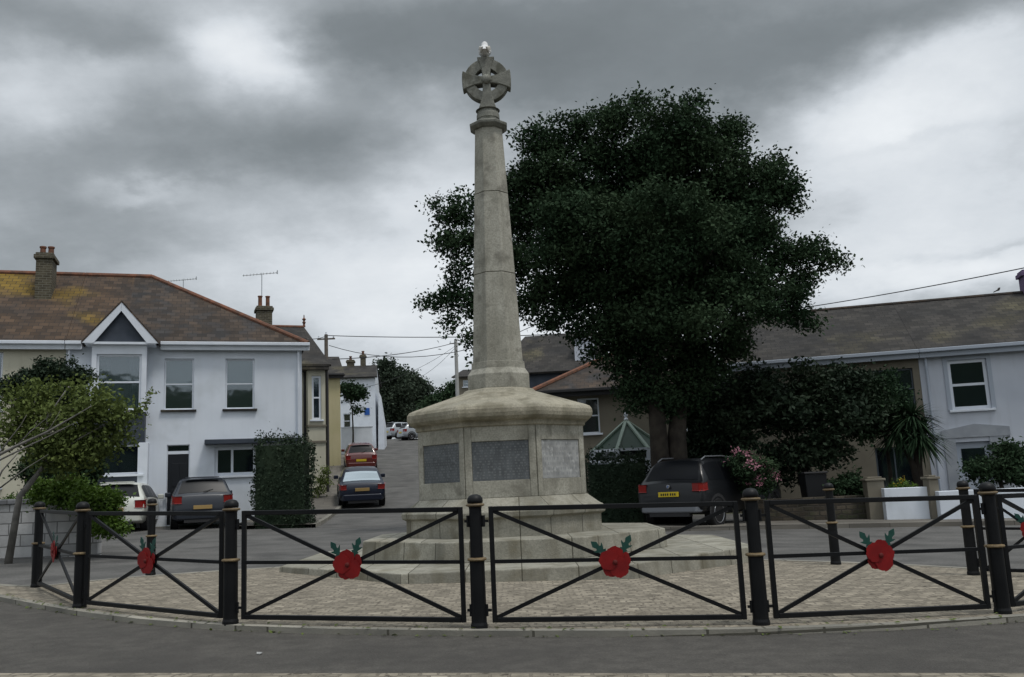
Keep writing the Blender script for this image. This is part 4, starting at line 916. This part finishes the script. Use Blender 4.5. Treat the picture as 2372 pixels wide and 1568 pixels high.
    for sg in (-1, 1):
        for y in (.72, L_-.80):
            M4 = Matrix.Translation((sg*(h-.10), y, wr_)) @ Matrix.Rotation(R(90)*sg, 4, 'Y')
            mb = MB(M4); mb.lathe([(wr_*.62,-.10),(wr_*.93,-.11),(wr_,-.08),(wr_,.08),(wr_*.93,.11),(wr_*.66,.112)], 28); wo = mb.build('wheel', 'rubber', root, smooth=False)
            mb = MB(M4); mb.lathe([(wr_*.66,.108),(wr_*.64,.118),(wr_*.56,.10),(.07,.095),(.05,.115),(.01,.118)], 24); mb.build('rim', 'rim', wo)
            mb = MB(Matrix.Translation((sg*(h+.004), y, wr_+.02)) @ Matrix.Rotation(R(90)*sg, 4, 'Y')); 
            mb.add([(r_*math.cos(a_)*1.0, r_*math.sin(a_), 0) for r_ in (wr_*1.02, wr_*1.22) for a_ in lin(math.pi*.5+.0-math.pi*.52+math.pi/2*sg*0+math.pi/2, math.pi*1.5+.06, 17)], [(i, i+1, 18+i, 17+i) for i in range(16)])
            mb.build('wheel_arch', 'car_trim', root)
    if kind == 'suv':
        for sg in (-1, 1):
            mb = MB(); mb.tube([(sg*(h*.66), y, ft(y)+.05-(.05 if y in (.6, 2.9) else 0)) for y in (.6, .8, 1.6, 2.5, 2.75)], .018, 6); mb.build('roof_rail', 'rim', root)
        mb = MB(Matrix.Translation((0, .0, b*.93)) @ Matrix.Rotation(R(90), 4, 'X')); mb.lathe([(.042, -.02), (.042, .012), (.03, .014)], 16); e_ = mb.build('badge', 'rim', root)
        mb = MB(Matrix.Translation((0, -.016, b*.93)) @ Matrix.Rotation(R(90), 4, 'X'))
        for q in (0, 2): mb.add([(0, 0, 0)]+[(.028*math.cos(q*math.pi/2+t), .028*math.sin(q*math.pi/2+t), 0) for t in lin(0, math.pi/2, 6)], [(0, i, i+1) for i in range(1, 6)])
        mb.build('badge_quarters', 'blue_sign', e_)
    if kind == 'hatch':
        mb = MB(); mb.box(-h*.55, h*.55, .33, .50, H+.0, H+.025); mb.build('spoiler', paint, root, bevel=.01)
        mb = MB(); mb.tube([(0, .10, b+.10), (.30, .20, b+.17)], .010, 5); mb.build('wiper', 'car_trim', root)
    root.location = pos; root.rotation_euler = (pitch, 0, yaw); return root
def cpos(px, Y, dz=0): p = at(px, 1150, Y); return Vector((p.x, Y, G(p.x, Y)+dz))
car('hatchback', 'dark slate-blue hatchback parked beside the front door of the white house', cpos(470, 27.6), R(22), 'car_slate', 'hatch', W=1.78, H=1.55, plate='plate_tan', lights=(.78,1.0))
car('compact_car', 'white hatchback half hidden by the bright green shrub', cpos(264, 26.8), R(13), 'car_white', 'hatch', W=1.72, H=1.46, plate='plate_tan')
car('saloon_car', 'navy saloon lowest of the cars parked up the hill street', cpos(839, 34.6), R(12), 'car_navy', 'saloon', W=1.76, H=1.42, L_=4.3, pitch=R(6), glassm='car_glass_bright', plate='plate_tan', bump='car_navy', lights=(.72,.90), group='cars parked up the hill street')
car('red_car', 'dark red hatchback behind the navy saloon on the hill street', cpos(838, 48.5), R(12), 'car_red', 'hatch', W=1.70, H=1.5, pitch=R(6.6), group='cars parked up the hill street')
car('pale_car', 'pale silver car highest in the row, just above the red car', cpos(834, 62.5), R(12), 'car_silver', 'hatch', W=1.70, H=1.45, pitch=R(6.3), glassm='car_glass_bright', group='cars parked up the hill street')
car('silver_car', 'silver car at the top of the street beside the white house', cpos(898, 80), R(-50), 'car_silver', 'hatch', W=1.70, H=1.5, group='cars at the top of the street')
car('silver_estate_car', 'silver car at the hilltop under the far trees, right of its twin', cpos(930, 77), R(-62), 'car_silver', 'hatch', W=1.70, H=1.45, group='cars at the top of the street')
car('black_suv', 'black SUV with yellow rear plate parked in front of the dark hedge', cpos(1548, 22.0), R(-41), 'car_black', 'suv', W=1.85, H=1.68, L_=4.55, lights=(.90,1.09), bump='bumper_grey')

# scrap on the road
p = gnd(601, 1517, 3)
tag(MB().slab([(p.x-.015, p.y-.02, p.z+.008), (p.x+.01, p.y-.025, p.z+.008), (p.x+.018, p.y+.01, p.z+.012), (p.x, p.y+.03, p.z+.009), (p.x-.025, p.y+.015, p.z+.014)], (0, 0, .006)).build('litter_scrap', 'pole_pale', None), 'tiny pale scrap of litter lying on the near road', 'litter')
# bin
p = at(1893, 1140, 23.6); bn_ = empty('wheelie_bin', (p.x, p.y, G(p.x, p.y)), 'black bin standing behind the rubble wall, above the lone rear bollard', 'bin')
zt_ = at(1893, 1092, 23.9).z; MB().add([(p.x+sx*w_, p.y+.3+sy*w_, z) for z, w_ in ((G(p.x,p.y), .22), (zt_-.06, .29)) for sx, sy in ((-1,-1),(1,-1),(1,1),(-1,1))], [(0,3,2,1),(4,5,6,7),(0,1,5,4),(1,2,6,5),(2,3,7,6),(3,0,4,7)]).build('bin_body', 'bin_black', bn_, bevel=.02)
MB().box(p.x-.31, p.x+.31, p.y-.02, p.y+.62, zt_-.058, zt_).build('lid', 'car_trim', bn_, bevel=.02)

# ------------------------------------------------------------------ poles and wires
def pole(px, y0, Y, r, m, label, arms=True, base=None):
    p = at(px, y0, Y); g_ = G(p.x, Y); ro = empty('telegraph_pole', (p.x, Y, g_), label, 'pole')
    MB().tube([(p.x, Y, g_-.2), (p.x, Y, p.z)], [r*1.3, r], 10).build('pole_shaft', m, ro)
    if arms:
        MB().bar((p.x-.5, Y, p.z-.25), (p.x+.5, Y, p.z-.25), .08, .08).build('cross_arm', m, ro)
        for dx in (-.42, 0, .42): MB().lathe([(.03,0),(.05,.04),(.03,.08),(.05,.12),(.02,.15)], 8, (p.x+dx, Y, p.z-.21 if dx else p.z)).build('insulator', 'white_paint', ro)
    return p
T1 = pole(755, 775, 50, .10, 'pole_wood', 'dark telegraph pole rising behind the cream bay house')
T2 = pole(1055, 788, 70, .13, 'pole_pale', 'pale telegraph pole left of the memorial shaft')
def wire(p, q, sag, label, r=.018):
    p = Vector(p); q = Vector(q); mb = MB(); mb.tube([p+(q-p)*t-Vector((0, 0, 4*sag*t*(1-t))) for t in lin(0, 1, 15)], r, 5)
    tag(mb.build('overhead_wire', 'wire_black', None), label, 'wire', 'overhead wires')
wire(at(700, 783, 40), at(756, 778, 50), .1, 'short overhead wire left of the dark telegraph pole')
wire(at(756, 777, 50), at(1330, 772, 46), .15, 'nearly level overhead wire passing behind the memorial shaft', .022)
wire(at(762, 800, 50), at(1240, 752, 44), 1.1, 'thin sagging wire below the level one')
wire(at(770, 832, 48), at(1056, 793, 70), .25, 'overhead wire climbing from the slate roof to the pale pole', .024)
wire(at(800, 905, 62), at(1056, 800, 70), .6, 'thin wire dropping from the pale pole towards the white gabled house', .014)
wire(at(960, 880, 80), at(1056, 803, 70), .3, 'thin wire dropping from the pale pole into the far trees', .014)
wire(at(1700, 735, 36), at(2470, 600, 26), .12, 'overhead wire crossing the sky above the right-hand roof', .017)

# ------------------------------------------------------------------ trees and shrubs
def tree(name, label, base, lobes, trunk, clumps, per, spread, size, m, seed, bark='bark', cat='tree', group=None, shell=.5, limbs=True, nl=None, crown_name='crown'):
    root = empty(name, base, label, cat, group)
    if trunk:
        mb = MB()
        for path, rad in trunk: mb.tube(path, rad, 10)
        rng_ = random.Random(seed)
        if limbs:
            fork = Vector(trunk[0][0][-1])
            for c, r_ in (lobes if nl is None else lobes[:nl]):
                c = Vector(c); st_ = Vector(trunk[rng_.randrange(len(trunk))][0][-1]); mid = st_.lerp(c, .5)+Vector((rng_.uniform(-.3,.3), rng_.uniform(-.3,.3), rng_.uniform(-.2,.4)))
                rr = trunk[0][1][-1] if isinstance(trunk[0][1], list) else .1
                mb.tube([st_, mid, c], [rr*.5, rr*.3, .015], 6)
        mb.build('trunk', bark, root, smooth=True)
    crown(crown_name, root, lobes, clumps, per, spread, size, m, seed, shell)
    return root
TY = 23.5
big = pxl([(1560,325,118),(1450,365,125),(1340,405,120),(1640,395,120),(1735,430,95),(1262,425,85),(1215,505,95,.5),(1380,540,150,-1),(1520,560,160,-1.5),(1660,560,140,-.5),
           (1800,445,52),(1845,432,28),(1760,600,105),(1862,585,58),(1925,600,34),(1955,612,18),(1810,700,72),(1865,745,28),(1700,690,110,-1),(1560,740,130,-1),(1430,700,120),(1305,640,95),(1275,690,58),
           (1500,800,85),(1460,875,55),(1530,880,55),(1600,850,60),(1420,820,60),(1465,925,48),(1540,930,52),(1610,905,48),(1650,860,45),(1400,760,70),(1330,740,48),(1270,745,30),(1640,795,58),(1700,800,46),(1600,790,60),(1060,635,34),(1150,700,62),(1180,620,70),(1230,720,40),(1130,790,30),(1690,330,62),(1780,385,45),(1830,475,34),(1850,650,42),(1150,440,40),(1210,420,55),(1085,480,52),(1040,505,36),(1008,478,20),(1075,570,58),(1030,555,32),(1090,690,55),(1035,690,40),(990,702,22),(1045,745,30),(1020,775,14),(1095,790,28),(1100,840,16),(1160,600,60),
           (1250,330,60),(1320,300,50),(1400,270,38),(1490,240,36),(1600,235,32),(1680,300,36),(1480,480,150,2.2),(1600,480,150,2.2),(1350,500,120,2),(1590,650,140,2),(1450,620,140,2),(1730,520,90,1.5)], TY)
tb = at(1548, 1070, TY); tbz = G(tb.x, TY)
f1 = at(1515, 900, TY); f2 = at(1575, 895, TY+.3)
tree('large_tree', 'very large dark broadleaf tree towering over the houses behind the memorial', (tb.x, TY, tbz), big,
     [([(tb.x-.22, TY, tbz-.1), at(1525, 1010, TY), f1, at(1500, 780, TY)], [.30, .24, .20, .15]), ([(tb.x+.22, TY+.1, tbz-.1), at(1567, 1010, TY+.1), f2, at(1600, 780, TY+.2)], [.32, .25, .2, .15])],
     11500, 24, .16, .115, 'leaf_dark', 3, shell=.3, nl=16)
# dark shrubbery right of the trunk, standing behind the rubble wall
def bush(name, label, lst, Y, m, clumps, per=20, spread=.12, size=.10, cat='shrub', seed=1, trunk=True, bark='bark', group=None, shell=.35):
    lb = pxl(lst, Y); c = lb[0][0]; g_ = G(c.x, Y); lo = min(lb, key=lambda t: t[0].z)
    tr = [([(c.x, Y, g_-.05), (c.x+.04, Y, (g_+lo[0].z)/2), (c.x, Y, max(g_+.3, lo[0].z))], [.07, .055, .04])] if trunk else None
    return tree(name, label, (c.x, Y, g_), lb, tr, clumps, per, spread, size, m, seed, bark=bark, cat=cat, group=group, shell=shell, nl=8)
bush('small_tree', 'dark spreading garden tree right of the big tree trunk', [(1850,960,90),(1760,930,80),(1930,930,80),(1700,980,70),(1990,970,60),(1840,1050,75),(1910,1040,60),(1760,880,55),(1860,870,45),(1960,880,50),(2010,920,50),(1700,900,45)], 24.6, 'leaf_black', 1250, 22, .17, .14, 'tree', 11)
bush('laurel_shrub', 'mid-green leafy shrub covering the buff house windows beside the cordyline', [(2040,930,62),(2075,985,45),(2000,985,55),(1985,900,45),(2050,880,30)], 25.0, 'leaf_dark', 480, 20, .15, .11, 'shrub', 19)
bush('evergreen_shrub', 'black-green shrub directly behind the parked SUV', [(1650,1010,75),(1620,950,60),(1690,920,55),(1640,1070,60),(1600,1050,50)], 25.4, 'leaf_black', 900, 22, .15, .13, 'shrub', 12)
bush('garden_shrub', 'low green shrub behind the rubble wall beside the bin', [(1960,1125,40),(1925,1135,25),(1995,1135,28)], 23.9, 'leaf_dark', 260, 20, .09, .09, 'shrub', 13, trunk=False)
bush('wall_shrub', 'green bush spilling over the long white garden wall', [(2310,1075,48),(2270,1095,35),(2355,1090,45),(2400,1080,50),(2330,1040,28)], 22.9, 'leaf_dark', 520, 22, .10, .10, 'shrub', 14)
# flowering shrub
fs = bush('flowering_shrub', 'round pink-flowering shrub behind the SUV bonnet', [(1740,1090,44),(1715,1065,28),(1765,1110,30),(1745,1130,28)], 22.6, 'leaf_dark', 260, 20, .09, .09, 'shrub', 15)
rng = np.random.default_rng(4); P, K = lobes_points(pxl([(1740,1088,50),(1712,1062,32),(1770,1108,34)], 22.5), 60, 14, .055, rng, .8)
leaf_mesh('blossom', P, .06, 'blossom', fs, rng)
yf = bush('yellow_flower_clump', 'clump of yellow flowers above the short white wall', [(2090,1122,14),(2070,1126,9),(2112,1124,8)], 22.9, 'leaf_bright', 40, 14, .06, .07, 'flowers', 16, trunk=False)
rng = np.random.default_rng(6); P, K = lobes_points(pxl([(2090,1118,14)], 22.85), 14, 6, .04, rng, .7); leaf_mesh('blossom', P, .045, 'yellow_flower', yf, rng)
# cordylines
def cordyline(label, px, pyc, pyb, Y, Rr, m, seed, heads=((0,0,0),), zlo=-.75):
    c = at(px, pyc, Y); g_ = G(c.x, Y); ro = empty('cordyline_palm', (c.x, Y, g_), label, 'palm', 'spiky cordyline palms')
    mb = MB()
    for hx, hy, hz in heads: mb.tube([(c.x, Y, g_-.1), (c.x+hx*.3, Y, (g_+c.z)/2), (c.x+hx, Y+hy, c.z+hz)], [.11, .09, .06], 8)
    mb.build('trunk', 'bark', ro, smooth=True)
    for i, (hx, hy, hz) in enumerate(heads): blades('crown', (c.x+hx, Y+hy, c.z+hz), Rr, 260, m, ro, seed+i, .028, .55, zlo)
cordyline('spiky cordyline palm against the corner of the white terraced house', 2112, 965, 1130, 24.3, .88, 'leaf_dark', 31, ((0,0,0),(-.35,.2,-.35),(.1,-.1,-.5)))
bush('rounded_evergreen', 'rounded near-black evergreen rising behind the olive tree at the left', [(70,882,40),(130,862,38),(185,872,32),(30,905,30),(100,915,50),(160,920,45)], 19.5, 'leaf_black', 1100, 22, .09, .075, 'tree', 41)
# hedges
def hedge(label, x0, x1, y0, Y, dep, m, seed, mY=0, dens=420, size=.09, name='hedge', px_mid=None):
    f = Facade(x0, Y, mY); r = f.rect(x0, x1, y0, 1150); W_ = r[1]; c = f.x @ Vector((W_/2, dep/2, 0)); g_ = G(c.x, c.y)-.05
    root = empty(name, (c.x, c.y, g_), label, 'hedge'); H_ = r[3]
    rng = np.random.default_rng(seed); A = W_*(H_-g_); n1 = int(A*dens); n2 = int(dep*(H_-g_)*dens); n3 = int(W_*dep*dens)
    def jit(n_): return rng.normal(size=n_)*.065
    bmp = lambda a, b: .05*np.sin(a*2.3+seed)+.05*np.sin(b*3.1+1)
    a, b = rng.uniform(0, W_, n1), rng.uniform(g_, H_, n1); P1 = np.stack([a, jit(n1)+bmp(a, b)-.02, b], 1)
    b2, d2 = rng.uniform(g_, H_, n2), rng.uniform(0, dep, n2); P2 = np.stack([W_+jit(n2)+.02+bmp(d2, b2), d2, b2], 1); P2b = np.stack([jit(n2)-.02+bmp(d2, b2), d2, b2], 1)
    a3, d3 = rng.uniform(0, W_, n3), rng.uniform(0, dep, n3); P3 = np.stack([a3, d3, H_+abs(jit(n3))*2.2+bmp(a3, d3)], 1)
    P = np.concatenate([P1, P2, P2b, P3]); X_ = np.array(f.x)[:3, :3]; P = P @ X_.T + np.array(f.x.translation)
    leaf_mesh('foliage', P, size, m, root, rng, up_bias=.2)
    mb = f.mb(); mb.box(.06, W_-.06, .06, dep-.06, g_, H_-.06); mb.build('twig_core', 'leaf_black', root)
hedge('tall clipped dark hedge in front of the white house corner', 586, 708, 1026, 27.0, 1.0, 'leaf_black', 1, .05)
hedge('dark hedge below the conservatory, left of the SUV', 1362, 1502, 1068, 24.6, 1.2, 'leaf_black', 2, -.02)
# climbing greenery at hedge top and verge
# left foreground tree, olive leaves with bare grey branch
LT = 16.0
lt = tree('olive_green_tree', 'loose olive-green garden tree at the left edge in front of the cream house', (at(60, 1200, LT).x, LT, G(-8, LT)),
     pxl([(150,985,72),(80,960,52),(235,950,52),(195,1030,62),(120,1050,60),(275,965,34),(50,1000,48),(300,950,20),(22,925,30),(215,905,26),(262,1010,34),(90,910,28),(160,895,22)], LT),
     [([(at(20,1250,LT).x, LT, .1), at(45, 1150, LT), at(110, 1070, LT)], [.07, .055, .04])], 720, 18, .15, .085, 'leaf_olive', 21, bark='bark_grey', shell=.25)
mb = MB()
for path, w_ in (([(-160,1120),(-40,1072),(40,1032),(110,1000),(165,968),(212,940)], .034), ([(-160,1140),(-30,1080),(50,1040),(110,1012),(175,978)], .022), ([(40,1032),(70,1000),(100,975),(125,955)], .014), ([(-60,1220),(-25,1150),(5,1090),(50,1040)], .03),
      ([(-20,1075),(20,1020),(48,985),(62,960)], .014), ([(110,1000),(128,972),(140,950)], .009), ([(0,1130),(60,1085),(112,1052)], .014), ([(60,1020),(90,1008),(120,1003),(150,990)], .01)):
    pts = [at(a, b, LT-1.2) for a, b in path]; mb.tube(pts, [w_*(1-.8*i/(len(pts)-1)) for i in range(len(pts))], 6)
gr = at(-160, 1120, LT-1.2); mb.tube([(gr.x, gr.y, G(gr.x, gr.y)-.05), tuple(gr)], [.09, .05], 8)
mb2 = mb; rb = empty('bare_branched_tree', (gr.x, gr.y, G(gr.x, gr.y)), 'grey bare branches reaching in from the left edge across the olive tree', 'tree'); mb2.build('branches', 'bark_grey', rb, smooth=True)
crown('twig_leaves', rb, pxl([(352,912,6),(345,930,7),(335,940,6),(190,930,12),(120,945,14)], LT-1.2), 40, 8, .05, .06, 'leaf_olive', 8, .5)
bush('dark_understorey_shrub', 'dark green shrub mass under the olive tree beside the bay', [(165,1110,55),(115,1100,46),(190,1075,42),(80,1085,32),(160,1050,46),(215,1040,26)], 18.6, 'leaf_dark', 900, 20, .11, .09, 'shrub', 22)
bush('bright_green_shrub', 'bright green shrub on the end of the block wall beside the white car', [(200,1150,42),(130,1145,38),(250,1155,34),(240,1200,38),(262,1225,26),(95,1150,24),(170,1130,30)], 17.0, 'leaf_bright', 620, 20, .085, .075, 'shrub', 23, trunk=False)
for i, (px_, lb) in enumerate(((22, 'small tuft of greenery on the block wall coping at the left edge'), (72, 'second green tuft on the block wall coping, nearer the bright shrub'))):
    bush('wall_top_plant', lb, [(px_,1160,13),(px_+10,1163,9)], 17.65, 'leaf_bright', 36, 14, .05, .05, 'plant', 50+i, trunk=False, group='green tufts on the block wall')
# street trees and far trees
bush('street_tree', 'dark small tree in front of the white gabled house', [(815,905,22),(832,915,16),(802,900,14),(828,948,9)], 60, 'leaf_dark', 150, 18, .22, .22, 'tree', 61)
far_lab = ['loose grey-green tree at the hilltop right of the white gabled house', 'tall far tree in the middle of the hilltop group', 'dark far tree closest to the pale telegraph pole', 'rounded far tree beside the memorial cap', 'low dark trees below the pale pole']
far_l = [([(900,880,42),(880,920,38),(925,905,36),(890,855,26),(905,950,45)], 92, 700), ([(960,900,32),(975,930,36),(945,880,24),(985,905,16),(955,960,45)], 98, 600), ([(1035,925,34),(1060,905,24),(1020,950,36),(1060,950,40)], 88, 600),
         ([(1075,960,34),(1100,940,30),(1020,985,30)], 84, 420), ([(985,975,38),(940,985,30),(905,985,24)], 95, 420)]
for (l, Y, n_), lb in zip(far_l, far_lab): bush('hilltop_tree', lb, l, Y, 'leaf_far' if Y > 90 else 'leaf_dark', n_, 18, .40, .34, 'tree', int(Y), group='trees at the top of the street', shell=.2)
# small dark house beside the pale pole
fK = Facade(1062, 72, 0); r = fK.rect(1062, 1112, 872, 990); hK = empty('hilltop_house', fK.x @ Vector((1.5, 0, 4.5)), 'small dark house fragment right of the pale telegraph pole', 'house', 'houses up the hill street')
wk = fK.rect(1072, 1086, 880, 896); mb = fK.mb(); wall(mb, 0, 5, 4, r[3], [wk]); shell(mb, 0, 5, 4, r[3], 5); mb.build('wall', 'buff_render', hK); window(fK, hK, wk)
roofslab(fK, [(-.3, -.3, r[3]), (5, -.3, r[3]), (5, 2.5, r[3]+.9), (.5, 2.5, r[3]+.9)], 'slate_dark', hK); roofslab(fK, [(5, 5.3, r[3]), (-.3, 5.3, r[3]), (.5, 2.5, r[3]+.9), (5, 2.5, r[3]+.9)], 'slate_dark', hK)
# verge plants at the base of the corner house
bush('verge_weeds', 'rough green weeds at the foot of the cream bay by the pavement', [(748,1110,16),(738,1135,14),(755,1090,10)], 37.5, 'leaf_olive', 60, 16, .12, .10, 'plant', 71, trunk=False)

# ------------------------------------------------------------------ light and sky
sun = bpy.data.lights.new('sun', 'SUN'); sun.energy = 1.6; sun.angle = R(12); sun.color = (1, .96, .9)
so = bpy.data.objects.new('sun', sun); COL.objects.link(so); SEL, SAZ = R(66), R(125)     # azimuth from +Y towards +X: behind us, to the right
sd = Vector((math.sin(SAZ)*math.cos(SEL), math.cos(SAZ)*math.cos(SEL), math.sin(SEL))); so.rotation_euler = sd.to_track_quat('Z', 'Y').to_euler()
W = bpy.data.worlds.new('World'); sc.world = W; W.use_nodes = True; N = W.node_tree.nodes; L = W.node_tree.links
bg = N['Background']; bg.inputs[1].default_value = 1.0
sky = N.new('ShaderNodeTexSky'); sky.sky_type = 'NISHITA'; sky.sun_disc = False; sky.sun_elevation = SEL; sky.sun_rotation = SAZ
tc = N.new('ShaderNodeTexCoord')
def vm(op_, a, b=None):
    n = N.new('ShaderNodeVectorMath'); n.operation = op_
    for k, v in ((0, a), (1, b)):
        if v is None: continue
        if isinstance(v, tuple): n.inputs[k].default_value = v
        else: L.new(v, n.inputs[k])
    return n
def mth(op_, a, b=None, clamp=False):
    n = N.new('ShaderNodeMath'); n.operation = op_; n.use_clamp = clamp
    for k, v in ((0, a), (1, b)):
        if v is None: continue
        if isinstance(v, (int, float)): n.inputs[k].default_value = v
        else: L.new(v, n.inputs[k])
    return n.outputs[0]
sep = N.new('ShaderNodeSeparateXYZ'); L.new(tc.outputs['Generated'], sep.inputs[0])
az = mth('ARCTAN2', sep.outputs[0], sep.outputs[1]); el = mth('ARCSINE', sep.outputs[2])
# cloud-layer coordinates: view direction projected on a flat layer overhead, so clouds flatten towards the horizon
hz = mth('ADD', mth('MAXIMUM', sep.outputs[2], 0.0), .34)
cb = N.new('ShaderNodeCombineXYZ'); L.new(mth('DIVIDE', sep.outputs[0], hz), cb.inputs[0]); L.new(mth('DIVIDE', sep.outputs[1], hz), cb.inputs[1]); cb.inputs[2].default_value = 2.3
def nz(vec, s_, d_=6, r_=.55):
    n = N.new('ShaderNodeTexNoise'); n.inputs['Scale'].default_value = s_; n.inputs['Detail'].default_value = d_; n.inputs['Roughness'].default_value = r_; L.new(vec, n.inputs[0]); return n
wn_ = nz(cb.outputs[0], 3.2, 6, .6)
ae = N.new('ShaderNodeCombineXYZ'); L.new(az, ae.inputs[0]); L.new(el, ae.inputs[1])
wsub = vm('SUBTRACT', wn_.outputs['Color'], (.5, .5, .5)); wsc = vm('MULTIPLY', wsub.outputs[0], (.20, .13, 0)); aew = vm('ADD', ae.outputs[0], wsc.outputs[0])
def blob(px, py, rx, ry, amp, rot=0):
    d = ray(px, py).normalized(); a_, e_ = math.atan2(d.x, d.y), math.asin(d.z)
    s_ = vm('SUBTRACT', aew.outputs[0], (a_, e_, 0)); mp = N.new('ShaderNodeMapping'); mp.inputs['Rotation'].default_value = (0, 0, rot); mp.inputs['Scale'].default_value = (F/rx, F/ry, 1)
    L.new(s_.outputs[0], mp.inputs[0]); ln = vm('LENGTH', mp.outputs[0])
    sq = mth('MULTIPLY', ln.outputs['Value'], ln.outputs['Value']); return mth('MULTIPLY', mth('EXPONENT', mth('MULTIPLY', sq, -1)), amp)
base = mth('MULTIPLY', mth('SUBTRACT', nz(cb.outputs[0], 3.4, 8, .6).outputs[0], .5), .42)
val = mth('ADD', base, .485)
streak_ = N.new('ShaderNodeMapping'); streak_.inputs['Scale'].default_value = (1.2, 3.2, 1); streak_.inputs['Rotation'].default_value = (0, 0, .25); L.new(cb.outputs[0], streak_.inputs[0])
val = mth('ADD', val, mth('MULTIPLY', mth('SUBTRACT', nz(streak_.outputs[0], 2.0, 6, .6).outputs[0], .5), .16))
for b_ in [(1400,60,700,120,-.26),(1250,170,330,90,-.14),(1750,170,260,80,-.16),(850,90,180,80,-.16),(2150,10,300,60,-.16),(120,50,260,80,-.17),(330,110,130,50,-.08),
           (560,90,130,85,.38),(645,175,110,60,.20),(260,170,100,40,.12),(40,230,140,90,.15),(150,265,150,50,.06),
           (540,355,300,70,-.15),(850,330,150,60,-.06),(150,400,160,80,-.08),(200,540,320,70,-.07),(60,590,150,60,-.06),
           (340,435,150,26,.14),(950,330,120,90,.14),(1000,470,120,120,.18),(780,650,320,110,.22),(600,500,160,40,.06),(1050,760,320,150,.26),
           (2150,260,260,110,.28),(2000,330,160,110,.20),(2200,500,320,130,.27),(2000,640,200,80,.22),(2300,640,200,60,.22),(2150,355,170,14,-.09),(2250,570,200,18,-.12),(2300,120,120,60,.12),(1400,700,300,150,.2)]:
    val = mth('ADD', val, blob(*b_))
# light from the open cloud behind the camera is a little stronger
val = mth('ADD', val, mth('MULTIPLY', mth('MAXIMUM', mth('MULTIPLY', sep.outputs[1], -1), 0), .28))
rp = N.new('ShaderNodeValToRGB'); L.new(mth('MAXIMUM', val, 0), rp.inputs[0])
cr_ = rp.color_ramp; cr_.elements[0].position = .10; cr_.elements[0].color = (.175,.197,.208,1); cr_.elements[1].position = .96; cr_.elements[1].color = (.92,.955,.985,1)
for p_, c_ in ((.28, (.225,.252,.268,1)), (.42, (.335,.368,.392,1)), (.55, (.485,.525,.56,1)), (.70, (.70,.745,.79,1))):
    e_ = cr_.elements.new(p_); e_.color = c_
ms = vm('MULTIPLY', sky.outputs[0], (.05, .05, .05)); mx = N.new('ShaderNodeMix'); mx.data_type = 'RGBA'; mx.inputs[0].default_value = .93
zen = mth('ADD', mth('MULTIPLY', mth('MAXIMUM', mth('SUBTRACT', sep.outputs[2], .54), 0), 3.6), 1)     # an overcast sky is brightest overhead
zc_ = N.new('ShaderNodeCombineXYZ'); [L.new(zen, zc_.inputs[k]) for k in range(3)]
zm2 = vm('MULTIPLY', rp.outputs[0], zc_.outputs[0])
L.new(ms.outputs[0], mx.inputs[6]); L.new(zm2.outputs[0], mx.inputs[7])
L.new(mx.outputs[2], bg.inputs[0])
sc.view_settings.view_transform = 'Standard'; sc.view_settings.look = 'None'; sc.view_settings.exposure = 0; sc.view_settings.gamma = 1
sc.cycles.use_denoising = True
sc.cycles.max_bounces = 5; sc.cycles.transparent_max_bounces = 8
